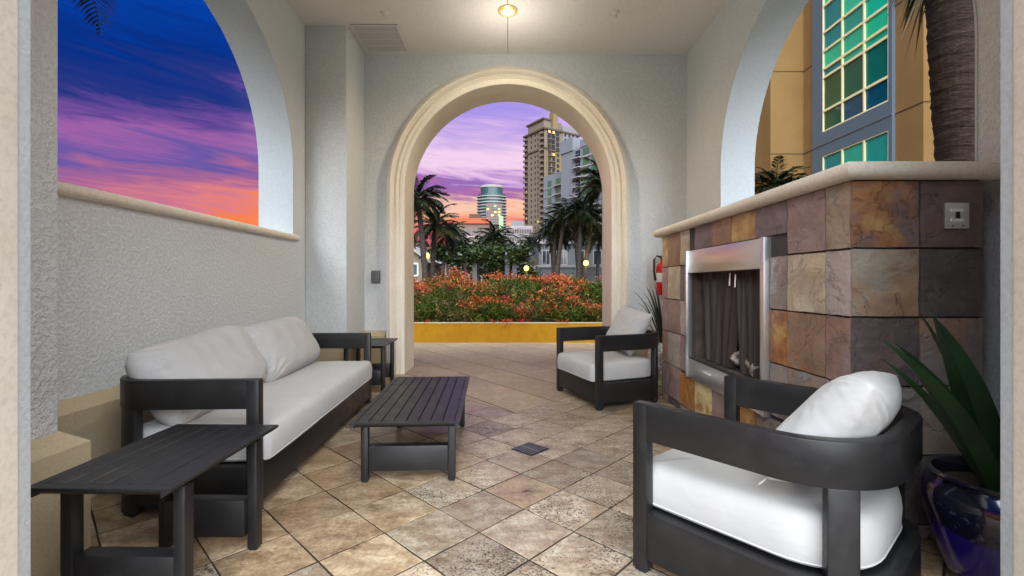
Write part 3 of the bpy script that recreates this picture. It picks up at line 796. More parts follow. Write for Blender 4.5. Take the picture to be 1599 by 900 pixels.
# --- slatted tables
def table(root, nsl, length, H, legx, legy, board0, board1):
    PW = .0685; half = nsl * PW / 2 + .03; hl = length / 2; tt = .030
    # frame rim with underside bevelled inward
    m = MB()
    for s_ in (-1, 1):
        a = [(s_ * half, H), (s_ * (half - .03), H), (s_ * (half - .03), H - tt), (s_ * (half - .028), H - tt), (s_ * half, H - .010)]
        m.prism(a, -hl + .0, hl, lambda p, q, y: (p, y, q))
        b_ = [(s_ * hl, H), (s_ * (hl - .035), H), (s_ * (hl - .035), H - tt), (s_ * (hl - .028), H - tt), (s_ * hl, H - .010)]
        m.prism(b_, -half + .030, half - .030, lambda p, q, x: (x, p, q))
    m.build('table_rim', 'charcoal_metal', root, bevel=.0015, seg=1)
    sl = MB().box(-PW / 2 + .0025, PW / 2 - .0025, -hl + .036, hl - .036, H - .018, H - .0008).mesh('slat', 'charcoal_metal', bevel=.0015, seg=1)
    for k in range(nsl): link('slat', sl, root, ((k - (nsl - 1) / 2) * PW, 0, 0))
    MB().box(-half + .035, half - .035, -hl + .04, hl - .04, H - tt, H - .022).build('underside_panel', 'charcoal_metal', root)
    for sy in (-1, 1):
        for sx_ in (-1, 1):
            lg = MB().box(sx_ * legx - .021, sx_ * legx + .021, sy * legy - .024, sy * legy + .024, .008, H - tt - .001).build('leg', 'charcoal_metal', root, bevel=.006)
            MB().box(sx_ * legx - .015, sx_ * legx + .015, sy * legy - .017, sy * legy + .017, 0, .009).build('glide', 'rubber', lg)
        y0, y1 = sorted((sy * (legy + .018), sy * (legy - .045)))
        MB().box(-legx + .022, legx - .022, y0, y1, board0, board1).build('end_board', 'charcoal_metal', root, bevel=.004)
ct = thing('coffee_table', 'low charcoal slatted coffee table in the middle of the tiled floor', 'table', (-.600, 3.20, 0), R(2.3))
table(ct, 8, 1.27, .376, .250, .50, .064, .208)
stb = thing('side_table', 'charcoal slatted side table in the left foreground, in front of the sofa arm', 'table', (-1.296, 1.80, 0), R(-1.0), 'slatted side tables at the sofa ends')
table(stb, 6, .67, .500, .193, .215, .070, .225)
copy_tree(stb, (-1.525, 5.12, 0), R(1.5), 'charcoal slatted side table by the back arch, beyond the far sofa arm', 'slatted side tables at the sofa ends')

# ------------------------------------------------------------------ blue pot with agave
pot = thing('plant_pot', 'tall blue and black glazed pot at the right edge, in front of the slate', 'pot', (1.845, 1.73, 0))
prof = [(.001, .0), (.135, 0), (.145, .01), (.185, .12), (.222, .25), (.238, .33), (.232, .375), (.212, .398), (.208, .408), (.222, .416), (.226, .425), (.218, .433), (.200, .430), (.188, .40), (.186, .37), (.001, .365)]
MB().lathe(prof, 48).build('vessel', 'blue_glaze', pot, smooth=True)
MB().lathe([(.001, .372), (.15, .376), (.186, .372), (.187, .368), (.001, .366)], 32).build('soil', 'soil', pot, smooth=True)
def blade(m, p0, p1, p2, width, n=10, fold=.35, twist=0.0, thick=.006):
    p0, p1, p2 = Vector(p0), Vector(p1), Vector(p2); rings = []
    for k in range(n + 1):
        t_ = k / n; c = p0 * (1 - t_) ** 2 + p1 * 2 * t_ * (1 - t_) + p2 * t_ * t_
        tan = ((p1 - p0) * (1 - t_) + (p2 - p1) * t_).normalized()
        side_ = tan.cross(Vector((0, 0, 1)));
        if side_.length < .05: side_ = Vector((1, 0, 0))
        side_.normalize(); up = side_.cross(tan).normalized()
        if twist:
            q = Matrix.Rotation(twist, 3, tan); side_ = q @ side_; up = q @ up
        wd = width * (.62 + .38 * math.sin(min(1, t_ * 2.2) * math.pi / 2)) * (1 - t_ ** 2.4) + .001
        th_ = thick * (1 - .7 * t_) + .0008
        rings.append([c + side_ * wd / 2 + up * wd * fold / 2, c + up * -th_ * .3, c - side_ * wd / 2 + up * wd * fold / 2, c - up * (th_ * 1.6)])
    m.sweep(rings)
agv = thing('agave_plant', 'agave with broad pointed green leaves growing in the blue pot', 'plant', (1.845, 1.73, .37))
B0 = Vector((1.845, 1.73, .37))
def toB(*p): return Vector(p) - B0
for tip, wd, lift, tw in [((1.515, 1.66, 1.035), .125, .18, .5), ((1.29, 1.60, .955), .115, .16, .0), ((1.385, 1.66, .935), .10, .14, .2), ((1.60, 1.80, 1.03), .08, .2, -.6),
                          ((1.83, 1.72, 1.03), .135, .25, .3), ((2.03, 1.62, 1.10), .10, .2, .2), ((2.15, 1.80, .98), .09, .2, 0), ((1.70, 1.50, .88), .085, .22, 0), ((1.95, 1.45, .84), .09, .2, 0), ((1.47, 1.82, .85), .075, .14, .3)]:
    t_ = toB(*tip); base = Vector((t_.x * .12, t_.y * .2, -.004))
    mid = base.lerp(t_, .5) + Vector((-t_.x * .10, 0, lift * .45))
    m = MB(); blade(m, base, mid, t_, wd, 12, .35, tw); m.build('leaf', 'agave_leaf', agv, smooth=True)
# ------------------------------------------------------------------ silver pot with spiky plant behind fireplace end
sp = thing('silver_pot', 'crinkled silver pot between the far chair and the fireplace end', 'pot', (1.74, 5.20, 0))
MB().lathe([(.001, 0), (.10, 0), (.125, .02), (.165, .2), (.18, .34), (.165, .45), (.145, .49), (.152, .5), (.14, .5), (.13, .46), (.001, .45)], 28).build('vessel', 'silver_pot', sp, smooth=True)
spk = thing('spiky_plant', 'dark spiky plant with narrow leaves behind the far chair', 'plant', (1.74, 5.20, .452))
random.seed(21)
for k in range(26):
    a = 2 * math.pi * k / 26 + random.uniform(-.1, .1); rr = random.uniform(.18, .42); h = random.uniform(.25, .72)
    if math.sin(a) > .3: rr *= .8
    tip = Vector((math.cos(a) * rr, math.sin(a) * rr, h)); m = MB()
    blade(m, (math.cos(a) * .03, math.sin(a) * .03, 0), tip * .5 + Vector((0, 0, .18)), tip, .024, 8, .3, 0, .003); m.build('leaf', 'dark_leaf', spk, smooth=True)
# ------------------------------------------------------------------ fire extinguisher
ex = thing('fire_extinguisher', 'red fire extinguisher with black hose hung on the back wall beside the fireplace', 'extinguisher', (1.925, 5.80, 1.0))
MB().lathe([(.001, 0), (.072, .0), (.08, .012), (.08, .34), (.07, .375), (.035, .40), (.026, .41), (.026, .43), (.001, .43)], 24).build('cylinder', 'extinguisher_red', ex, smooth=True)
MB().box(-.02, .02, -.02, .02, .43, .47).build('valve', 'dark_steel', ex, bevel=.004)
MB().box(-.075, .03, -.012, .012, .475, .49).build('handle', 'black_rubber', ex, bevel=.003)
MB().tube([(-.01, 0, .455), (-.07, 0, .49), (-.105, 0, .44), (-.108, 0, .30), (-.09, 0, .18)], [.011, .011, .012, .012, .016], 8).build('hose', 'black_rubber', ex, smooth=True)
MB().lathe([(.0805, .16), (.0812, .162), (.0812, .27), (.0805, .272)], 24).build('label_band', 'paper_label', ex, smooth=True)
# ------------------------------------------------------------------ wall box
wb = thing('outlet_box', 'small grey weatherproof outlet box on the wall left of the arch', 'outlet', (-1.685, 5.91, 1.225))
MB().box(-.052, .052, -.045, -.001, -.078, .078).build('cover', 'grey_plastic', wb, bevel=.012, seg=3)
MB().box(-.056, .056, -.014, -.0006, -.082, .082).build('flange', 'grey_plastic', wb, bevel=.003)
# ------------------------------------------------------------------ ceiling fittings
lt = thing('ceiling_light', 'round warm glowing recessed downlight in the ceiling', 'lamp', (-.008, 4.96, CEIL))
MB().lathe([(.105, -.0005), (.105, -.012), (.085, -.022), (.070, -.024), (.068, -.006), (.070, -.0005)], 40).build('trim_ring', 'brass_trim', lt, smooth=True)
MB().lathe([(.001, -.012), (.067, -.012), (.067, -.006), (.001, -.006)], 32).build('lens', 'downlight_glow', lt, smooth=True)
ld = bpy.data.lights.new('downlight', 'SPOT'); ld.energy = 60; ld.color = (1, .86, .64); ld.shadow_soft_size = .06; ld.spot_size = R(160); ld.spot_blend = 1.0
lo = bpy.data.objects.new('downlight', ld); COL.objects.link(lo); lo.parent = lt; lo.location = (0, 0, -.06)
l2 = bpy.data.lights.new('ceiling_fill', 'POINT'); l2.energy = 6; l2.color = (1, .93, .82); l2.shadow_soft_size = .07  # extra fill light added below the lamp to lift the ceiling
lo2 = bpy.data.objects.new('ceiling_fill', l2); COL.objects.link(lo2); lo2.parent = lt; lo2.location = (0, 0, -.55)
vt = thing('air_vent', 'white perforated ceiling air grille near the left corner column', 'vent', (-1.515, 5.525, CEIL))
vw, vl = .265, .305
MB().box(-vw, vw, -vl, vl, -.006, -.0005).build('backing', 'grey_plastic', vt)
m = MB(); m.box(-vw, -vw + .022, -vl, vl, -.016, -.004); m.box(vw - .022, vw, -vl, vl, -.016, -.004); m.box(-vw + .022, vw - .022, -vl, -vl + .022, -.016, -.004); m.box(-vw + .022, vw - .022, vl - .022, vl, -.016, -.004)
m.build('frame', 'grille_paint', vt, bevel=.002, seg=1)
for k in range(1, 4): MB().box(-vw + .0225, vw - .0225, -vl + k * vl / 2 - .007, -vl + k * vl / 2 + .007, -.015, -.006).build('cross_bar', 'grille_paint', vt)
sl = MB().box(-vw + .0225, vw - .0225, -.0045, .0045, -.013, -.008).mesh('louver', 'grille_paint')
yy = -vl + .036
while yy < vl - .026:
    link('louver', sl, vt, (0, yy, 0), (R(25), 0, 0)); yy += .0155
sl = MB().box(-.0035, .0035, -vl + .023, vl - .023, -.0145, -.0125).mesh('mullion', 'grille_paint')
for k in range(-12, 13): link('mullion', sl, vt, (k * .0192, 0, 0))
for x, lab in ((-1.337, 'small chrome sprinkler head in the ceiling left of the lamp'), (1.157, 'small chrome sprinkler head in the ceiling right of the lamp')):
    s_ = thing('sprinkler_head', lab, 'sprinkler', (x, 5.0, CEIL), 0, 'ceiling sprinklers')
    MB().lathe([(.001, -.0005), (.042, -.0005), (.042, -.006), (.03, -.012), (.001, -.012)], 24).build('escutcheon', 'grille_paint', s_, smooth=True)
    MB().lathe([(.001, -.012), (.011, -.012), (.009, -.04), (.004, -.055), (.001, -.055)], 12).build('stem', 'brushed_steel', s_, smooth=True)
    MB().lathe([(.001, -.055), (.02, -.055), (.021, -.058), (.001, -.059)], 16).build('deflector', 'brushed_steel', s_)

# ================================================================== GARDEN
pl = thing('planter', 'low yellow stucco planter wall with white rim full of red flowers', 'planter', (0, 8.96, 0))
MB().box(-7, 7, 0, .18, -.03, .366).build('wall', 'yellow_stucco', pl)
MB().box(-7, 7, -.004, .184, .3665, .378).build('rim', 'base_stone', pl, bevel=.003)
MB().box(-7, 7, .19, 3.4, -.02, .33).build('soil', 'soil', pl)
tag(MB().box(-9, 7.5, 12.4, 60, -.03, .02).build('lawn', 'grass'), kind='structure')
random.seed(99)
def hedge_height(x, y):
    f = (y - 9.2) / 2.6
    return .62 + .58 * max(0, min(1, f * 1.5)) + .27 * mnoise.noise(Vector((x * 1.7, y * 1.3, 2.0))) + .05 * mnoise.noise(Vector((x * 4, y * 4, 7)))
m = MB(); fl = MB()
def sliver(mb, p, d_, ln, wd, droop=0.0):
    d_ = Vector(d_).normalized(); s_ = d_.cross(Vector((random.uniform(-1, 1), random.uniform(-1, 1), random.uniform(-.4, 1)))).normalized() * wd / 2
    q = p + d_ * ln * .55 + Vector((0, 0, -droop * ln * .25)); e = p + d_ * ln + Vector((0, 0, -droop * ln))
    mb.add([p - s_ * .6, p + s_ * .6, q + s_, q - s_, e], [(0, 1, 2, 3), (3, 2, 4)])
NT_ = 4200
for k in range(NT_):
    x = random.uniform(-4.6, 4.6); y = 9.22 + 2.7 * random.random() ** 1.3
    top = hedge_height(x, y); tone = mnoise.noise(Vector((x * 1.7, y * 1.7, 11)))
    m.mi = 1 if tone > .16 and random.random() < .45 or random.random() < .08 else 0
    zc = top - random.random() ** 2.2 * (top - .3) * .9
    if k % 9 == 0:      # arching stems standing clear of the mass
        for q in range(5):
            a = random.uniform(0, 2 * math.pi); p = Vector((x, y, top - .12))
            sliver(m, p, (math.cos(a) * .5, math.sin(a) * .5, 1), random.uniform(.22, .42), .012, .35)
    for q in range(15):
        a = random.uniform(0, 2 * math.pi); e_ = random.uniform(-.3, 1.3)
        p = Vector((x + random.gauss(0, .09), y + random.gauss(0, .09), zc - random.uniform(0, .16)))
        if p.y < 9.13: p.y = 9.13
        sliver(m, p, (math.cos(a) * math.cos(e_), math.sin(a) * math.cos(e_), math.sin(e_)), random.uniform(.07, .20), random.uniform(.010, .026), random.uniform(.1, .7))
for k in range(620):
    x = random.uniform(-4.4, 4.4); y = 9.25 + 2.6 * random.random()
    if mnoise.noise(Vector((x * 1.3, y * 1.0, 30))) < -.12: continue
    top = hedge_height(x, y); zc = top - (0 if random.random() < .72 else random.uniform(.1, .5) * (top - .4)); r_ = random.uniform(.05, .17)
    for q in range(int(r_ * 420)):
        p = Vector((x + random.gauss(0, r_), y + random.gauss(0, r_ * .8), zc + random.gauss(.02, r_ * .45)))
        if p.y < 9.13: p.y = 9.13
        a = random.uniform(0, 2 * math.pi); fl.mi = 1 if (k * 7 + q) % 5 < 2 else 0
        sliver(fl, p, (math.cos(a), math.sin(a), random.uniform(-.9, .5)), random.uniform(.03, .07), random.uniform(.012, .028), .4)
fl.mi = 0
# drooping red sprays over the rim
for (xs, wdt, n_) in ((-.03, .16, 90), (-.28, .10, 20), (1.05, .12, 26), (.28, .12, 30), (-1.55, .10, 18)):
    for q in range(n_):
        p = Vector((xs + random.gauss(0, wdt * .5), random.uniform(8.90, 9.05), .46 - abs(random.gauss(0, .09 if n_ > 50 else .03))))
        sliver(fl, p, (random.uniform(-.4, .4), random.uniform(-.4, .1), -1), random.uniform(.03, .06), .014, 0)
hd = m.build('flowering_shrub', ['hedge_leaf', 'hedge_leaf_tan'])
tag(hd, 'dense mass of fine leaved shrubs with red flowers filling the yellow planter', 'shrubs', kind='stuff')
f_ = fl.build('red_blossom', ['red_flower', 'orange_flower'], hd); tag(f_, kind='stuff')

# ------------------------------------------------------------------ palms
def frond(m, base, az_, el_, ln, droop, nl=36, wd=.05, lf=.62):
    """curved rachis with two rows of leaflets"""
    base = Vector(base); h = Vector((math.cos(az_), math.sin(az_), 0)); pts = []
    p = base.copy(); e_ = el_; n = 12
    for k in range(n + 1):
        pts.append(p.copy()); p += (h * math.cos(e_) + Vector((0, 0, math.sin(e_)))) * (ln / n); e_ -= droop / n * (.5 + k / n)
    m.tube(pts, [.03 * (1 - .85 * k / n) * (ln / 2.5) for k in range(n + 1)], 4)
    for k in range(nl):
        t_ = .14 + .86 * k / (nl - 1); i = min(n - 1, int(t_ * n)); f = t_ * n - i
        c = pts[i].lerp(pts[i + 1], f); tan = (pts[i + 1] - pts[i]).normalized()
        sd = tan.cross(Vector((0, 0, 1))).normalized(); l_ = lf * (ln / 2.5) * (math.sin(math.pi * min(1, .18 + t_ * .86)) ** .6 + .12) * random.uniform(.85, 1.1)
        for s_ in (-1, 1):
            d_ = (sd * s_ * .78 + tan * .62 + Vector((0, 0, random.uniform(-.12, .12) + .12))).normalized()
            e = c + d_ * l_ + Vector((0, 0, -.38 * l_ * random.uniform(.5, 1.3)))
            q = c + d_ * l_ * .55 + Vector((0, 0, -.06 * l_)); u = d_.cross(Vector((0, 0, 1))).normalized() * wd * .5 * (ln / 2.5)
            m.add([c - u * .5, c + u * .5, q + u, q - u, e], [(0, 1, 2, 3), (3, 2, 4)])
def crown_mesh(seed, nfr, ln, nl=36, wd=.085):
    random.seed(seed); m = MB()
    for k in range(nfr):
        a = k * 2.39996 + random.uniform(-.2, .2); f = k / nfr
        frond(m, (0, 0, 0), a, 1.25 - 1.75 * f + random.uniform(-.12, .12), ln * random.uniform(.85, 1.1), 1.1 + random.uniform(0, .7), nl, wd)
    return m.mesh('crown', 'palm_leaf')
CROWNS = [crown_mesh(k, 36, 2.0) for k in (1, 2, 3)]
def trunk_mesh(h, r, bend, seed, mat='palm_trunk', ringed=False):
    random.seed(seed); n = 14
    return MB().tube([(bend * (k / n) ** 2 - bend, 0, -h + h * k / n) for k in range(n + 1)], [r * (1.15 - .35 * k / n) * random.uniform(.95, 1.05) for k in range(n + 1)], 9).mesh('trunk', mat, smooth=True)
TRUNKS = [trunk_mesh(7.5, .11, b_, 5) for b_ in (-.35, .15, .5)]
def px(x, y, Y): return Vector(((x - 794) / 725 * Y, Y, 1.15 + (442 - y) / 725 * Y))
palm_spots = [  # crown pixel, depth, scale, label
    (652, 312, 13.0, 0.58, 'palm at the left edge of the arch view with the highest left crown'),
    (679, 352, 15.5, 0.63, 'palm over the lit lamp at the left of the arch view'),
    (702, 366, 20.0, 0.58, 'slender palm just right of the left lamp, in front of the orange roofed house'),
    (722, 384, 26.0, 0.53, 'small distant palm in front of the lit windows'),
    (774, 372, 30.0, 0.92, 'round headed palm standing before the curved glass tower'),
    (828, 379, 27.0, 0.55, 'dark small palm between the pergola and the white towers'),
    (858, 366, 22.0, 0.52, 'slender palm in front of the foot of the beige tower'),
    (868, 352, 19.0, 0.49, 'leaning palm in the group before the white tower, second from its left'),
    (882, 338, 18.0, 0.54, 'palm with broad crown in the middle of the right hand group'),
    (896, 350, 21.0, 0.59, 'palm in the right hand group above the white garden wall'),
    (908, 330, 16.0, 0.52, 'tall palm close before the lamp on the right'),
    (926, 346, 17.0, 0.58, 'palm by the right side of the arch above the right lamp'),
    (902, 366, 24.0, .62, 'shorter palm behind the middle of the right hand group'),
    (936, 372, 23.0, .62, 'short palm low at the right side of the arch'),
    (876, 372, 25.0, .60, 'short palm low in the left of the right hand group'),
    (944, 288, 13.0, 0.58, 'tallest palm, its crown cut by the right side of the arch'),
]
rp = random.Random(4)
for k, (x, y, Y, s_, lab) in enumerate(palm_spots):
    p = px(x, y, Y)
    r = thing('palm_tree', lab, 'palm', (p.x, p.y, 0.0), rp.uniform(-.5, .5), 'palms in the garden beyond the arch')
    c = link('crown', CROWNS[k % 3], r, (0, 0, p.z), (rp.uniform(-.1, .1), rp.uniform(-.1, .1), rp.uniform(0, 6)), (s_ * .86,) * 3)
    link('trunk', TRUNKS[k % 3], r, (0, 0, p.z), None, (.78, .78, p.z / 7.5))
# near palm trunk outside the right opening
bp = thing('palm_tree', 'thick ringed palm trunk close outside the right opening', 'palm', (4.17, 4.30, -.03))
random.seed(8); rings = []; n = 260; nn = 26
for k in range(n + 1):
    z = 6.6 * k / n; ph = (z * 9.0) % 1.0
    base_r = .150 + .050 * max(0, min(1, (z - 1.2) / 2.6)) - .05 * max(0, (z - 4.6) / 2)
    off = .17 * math.sin(max(0, min(1, (z - .5) / 4)) * 1.4)
    rr = base_r + .013 * (ph if ph < .85 else (1 - ph) * 5.6) + random.uniform(-.002, .002)
    rings.append([(-off + .12 + (rr + .004 * math.sin(5 * q + k * .3)) * math.cos(2 * math.pi * q / nn), (rr) * math.sin(2 * math.pi * q / nn), z + .018 * math.sin(2 * math.pi * q / nn * 2 + k)) for q in range(nn)])
MB().sweep(rings).build('trunk', 'palm_bark', bp, smooth=False)
m = MB()
for k in range(15):
    a = k * 2.399; frond(m, (-.05, 0, 6.55), a, 1.2 - 1.5 * k / 15, 2.6, 1.6, 30, .05, .5)
m.build('crown', 'palm_leaf', bp)
m = MB(); random.seed(14)     # dead hanging skirt
for k in range(34):
    a = 2 * math.pi * k / 34 + random.uniform(-.1, .1); zt = random.uniform(4.5, 5.2)
    for q in range(9):
        p = Vector((-.05 + .22 * math.cos(a + q * .02), .22 * math.sin(a + q * .02), zt - random.uniform(0, .4)))
        sliver(m, p, (math.cos(a + random.uniform(-.4, .4)) * .42, math.sin(a + random.uniform(-.4, .4)) * .42, -1), random.uniform(.35, .75), .028, .1)
m.build('dead_fronds', 'dry_frond', bp)
# palm outside the left opening: one hanging frond tip shows
lp = thing('palm_tree', 'palm whose hanging frond tip shows at the top of the left opening', 'palm', (-4.47, 4.20, -.03))
MB().tube([(0, 0, 0), (0, 0, 2.5), (.05, 0, 5.12)], [.2, .17, .14], 10).build('trunk', 'palm_trunk', lp, smooth=True)
random.seed(77); m = MB()
for a, e_, l_, dr_ in [(.05, .55, 2.1, 3.4), (1.4, 1.1, 2.2, 1.5), (2.6, .9, 2.2, 1.4), (3.6, .7, 2.2, 1.6), (4.6, .9, 2.2, 1.5), (5.5, 1.2, 2.0, 1.3), (2.0, .2, 2.2, 1.6), (4.1, .2, 2.2, 1.6), (3.1, 1.3, 2.0, 1.0)]:
    frond(m, (.05, 0, 5.08), a, e_, l_, dr_, 40, .035, .42)
m.build('crown', 'palm_leaf', lp)
# small palm below the right opening
q_ = px(1212, 285, 9.0)
sp2 = thing('palm_tree', 'small palm whose crown shows just above the mantel before the tan building', 'palm', (q_.x, q_.y, -.03))
link('crown', CROWNS[1], sp2, (0, 0, q_.z - .1), (0, 0, 2.0), (.40, .40, .38)); link('trunk', TRUNKS[1], sp2, (0, 0, q_.z - .1), None, (.6, .6, (q_.z - .07) / 7.5))

# ------------------------------------------------------------------ pergola with vine, lamps, low houses
pg = thing('pergola', 'white garden pergola posts and beams under dense vine', 'pergola', (0, 20, 0))
for x in (-2.75, -1.45, -.06, .26):
    for y in (0, 1.6):
        MB().box(x - .10, x + .10, y - .10, y + .10, .02, 2.15).build('post', 'townhouse_white', pg, bevel=.01)
for y in (0, 1.6): MB().box(-3.3, 1.1, y - .07, y + .07, 2.151, 2.32).build('beam', 'townhouse_white', pg)
for k in range(9): MB().box(-3.1 + k * .5 - .04, -3.1 + k * .5 + .04, -.4, 2.0, 2.321, 2.45).build('rafter', 'townhouse_white', pg)
random.seed(31)
def leaf_cloud(mb, cen, ext, n, size):
    for k in range(n):
        v = Vector((random.gauss(0, .45), random.gauss(0, .45), random.gauss(0, .45)))
        p = Vector(cen) + Vector((v.x * ext[0], v.y * ext[1], v.z * ext[2])); a = random.uniform(0, 6.28)
        d_ = Vector((math.cos(a), math.sin(a), random.uniform(-.8, .6))); s_ = random.uniform(.7, 1.3) * size
        u = d_.cross(Vector((random.uniform(-1, 1), random.uniform(-1, 1), 1))).normalized() * s_ * .3
        q = d_.normalized() * s_
        mb.add([p, p + q * .5 + u, p + q, p + q * .5 - u], [(0, 1, 2, 3)])
m = MB()
for k in range(26):
    leaf_cloud(m, (-3.1 + k * .15, random.uniform(0, 1.6), 2.42 + .15 * math.sin(k * .9)), (.35, .5, .28), 200, .12)
for x, zz in ((-.55, 1.7), (-.35, 1.5), (-.75, 1.9), (.75, 1.7), (.95, 1.4)): leaf_cloud(m, (x, 0, zz), (.22, .3, .5), 260, .11)
for k in range(40):
    leaf_cloud(m, (-3.2 + k * .10, random.uniform(-.3, .6), 2.36 + .12 * math.sin(k * .7)), (.35, .35, .30), 170, .15)
vn = m.build('vine', 'vine_leaf'); vn.location = (0, 20, 0); tag(vn, 'dark green vine spread over the pergola beams', 'vine')
def shrub(cen, ext, n, lab, nm='round_shrub'):
    m = MB(); random.seed(int(abs(cen[0]) * 100)); 
    for k in range(9): leaf_cloud(m, (random.uniform(-1, 1) * ext[0] * .6, random.uniform(-1, 1) * ext[1] * .5, ext[2] * random.uniform(.4, 1)), (ext[0] * .6, ext[1] * .6, ext[2] * .5), n // 9, .13)
    r = thing(nm, lab, 'shrub', cen); m.build('crown', 'vine_leaf', r)
    MB().tube([(0, 0, 0), (.05, 0, ext[2] * .7)], [.06, .03], 6).build('trunk', 'palm_trunk', r)
shrub((-.15, 22.5, 0.02), (1.0, .7, 2.35), 2400, 'bright green tree rising behind the pergola and its vine')
shrub((1.0, 19.0, 0.02), (.45, .4, 1.5), 1200, 'leafy bush beside the lamp in the middle of the arch view')
shrub((2.1, 17.2, .02), (.7, .3, 1.0), 1200, 'low rounded shrub before the white garden wall')
random.seed(55); m = MB()
for k in range(260):
    x = random.uniform(-34, 28); y = random.uniform(52, 62)
    leaf_cloud(m, (x, y, random.uniform(.5, 5.5) + 1.5 * mnoise.noise(Vector((x * .2, 0, 1)))), (1.8, 1.5, 1.6), 60, .75)
tag(m.build('far_trees', 'far_leaf'), 'dark belt of trees and shrubs far behind the garden', 'trees', kind='stuff')
for i, (x, y, Y, lab) in enumerate([(667, 401, 16.5, 'lit globe lamp by the tan house at the left of the arch'), (822, 420, 18.0, 'lit globe lamp in the middle beside the pergola'), (915, 412, 16.8, 'lit globe lamp on the right among the palm trunks')]):
    p = px(x, y, Y); g_ = thing('garden_lamp', lab, 'lamp', (p.x, p.y, .02), 0, 'garden lamps')
    MB().tube([(0, 0, 0), (0, 0, p.z - .12)], .03, 8).build('pole', 'dark_steel', g_)
    MB().lathe([(.001, -.10), (.05, -.09), (.085, -.05), (.10, 0), (.085, .05), (.05, .09), (.001, .1)], 16, (0, 0, p.z)).build('globe', 'lamp_glow', g_, smooth=True)
    gl = bpy.data.lights.new('globe_light', 'POINT'); gl.energy = 16; gl.color = (1, .62, .2); gl.shadow_soft_size = .12
    go = bpy.data.objects.new('globe_light', gl); COL.objects.link(go); go.parent = g_; go.location = (0, -.16, p.z)
# garden statue
stt = thing('statue', 'small pale garden figure standing among the flowers', 'statue', (-1.0, 11.55, .33))
MB().lathe([(.001, 0), (.06, 0), (.05, .1), (.065, .35), (.045, .5), (.075, .68), (.06, .82), (.025, .88), (.045, .95), (.04, 1.02), (.001, 1.05)], 12).build('figure', 'office_white', stt, smooth=True)
# tan house on the left
hs = thing('garden_house', 'tan gabled house with teal windows at the left edge of the arch view', 'house', (-5.85, 21, 0))
m = MB().prism([(-3.5, 0), (2.15, 0), (2.15, 2.1), (1.3, 2.75), (-3.5, 3.1)], 0, 4, lambda p, q, a: (p, a, q)); m.build('wall', 'townhouse_tan', hs)
MB().prism([(2.35, 2.02), (1.3, 2.80), (-3.6, 3.16), (-3.6, 3.28), (1.34, 2.92), (2.42, 2.12)], -.3, 4.2, lambda p, q, a: (p, a, q)).build('roof', 'office_white', hs)
for x, z in ((1.5, 1.75), (1.5, .95)):
    f = MB().box(x - .28, x + .28, -.05, -.002, z - .3, z + .3).build('window', 'white_paint', hs); MB().box(x - .22, x + .22, -.056, -.0505, z - .24, z + .24).build('pane', 'sea_glass', f)
# white town house behind the palms on the right
th_ = thing('town_house', 'white town house with tall windows behind the palm trunks on the right', 'house', (0, 34, 0))
MB().box(2.2, 9.5, .0, 6, 0, 4.3).build('wall', 'townhouse_white', th_)
MB().box(1.4, 2.199, .4, 5, 0, 3.0).build('side_wing', 'tower_brown', th_)
MB().box(2.05, 9.6, -.15, 0, 4.0, 4.3).build('cornice', 'office_white', th_)
for k in range(5):
    for z in (1.3, 3.0):
        x = 2.75 + k * 1.25; f = MB().box(x - .32, x + .32, -.06, -.002, z - .55, z + .55).build('window', 'office_white', th_)
        MB().box(x - .26, x + .26, -.068, -.0605, z - .49, z + .49).build('pane', 'dark_glass', f); MB().box(x - .02, x + .02, -.076, -.0685, z - .49, z + .49).build('glazing_bar', 'office_white', f)
gw = thing('garden_wall', 'low white wall with coping behind the palm trunks', 'wall', (0, 24, 0))
MB().box(.95, 6.5, 0, .25, 0, 1.95).build('wall', 'townhouse_white', gw); MB().box(.9, 6.55, -.06, .31, 1.951, 2.07).build('coping', 'office_white', gw)
for k in range(5): MB().box(1.2 + k * 1.2, 1.42 + k * 1.2, -.08, -.001, 0, 1.95).build('pier', 'office_white', gw)

# ------------------------------------------------------------------ distant towers
def rot_b(name, lab, pxx, Y, th_deg):
    return thing(name, lab, 'building', ((pxx - 794) / 725 * Y, Y, 0), R(th_deg))
def wins_left(m, ys_, zs_, w_, h_, dpt=.15, x=0.0):
    for y in ys_:
        for z in zs_: m.box(x - dpt, x + .3, y - w_ / 2, y + w_ / 2, z, z + h_)
def wins_right(m, xs_, zs_, w_, h_, dpt=.15, y=0.0):
    for x in xs_:
        for z in zs_: m.box(x - w_ / 2, x + w_ / 2, y - dpt, y + .3, z, z + h_)
# beige tower
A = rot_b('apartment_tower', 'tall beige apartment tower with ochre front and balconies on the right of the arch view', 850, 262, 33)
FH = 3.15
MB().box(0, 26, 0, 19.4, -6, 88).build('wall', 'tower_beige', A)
MB().box(1.2, 11.5, -.6, 0, -6, 76).build('ochre_bay', 'tower_ochre', A)
MB().box(-.8, 26.5, -.8, 20.2, 88, 89).build('cornice', 'tower_brown', A); MB().box(-.5, 26, -.5, 19.8, 77, 77.9).build('cornice', 'tower_brown', A)
MB().box(.8, 14, 1.5, 17, 89, 94).build('penthouse', 'tower_beige', A); MB().box(.0, 10, 1, 18, 94, 95).build('penthouse_roof', 'tower_brown', A)
MB().box(6, 9.5, -.3, 3, 89, 99).build('stair_turret', 'tower_ochre', A)
MB().box(13, 26, -.4, 0, -6, 92).build('grey_bay', 'tower_grey', A)
zz = [FH * k + 1 for k in range(28)]
m = MB(); wins_left(m, (1.7, 17.6), zz, 3.0, 2.2, .02); tag(m.build('balcony_recess', 'tower_brown', A), kind='stuff')
m = MB()
for y in (1.7, 17.6):
    for z in zz: m.box(-1.3, .02, y - 1.8, y + 1.8, z - .55, z - .25); m.box(-1.3, -1.2, y - 1.8, y + 1.8, z - .25, z + .6)
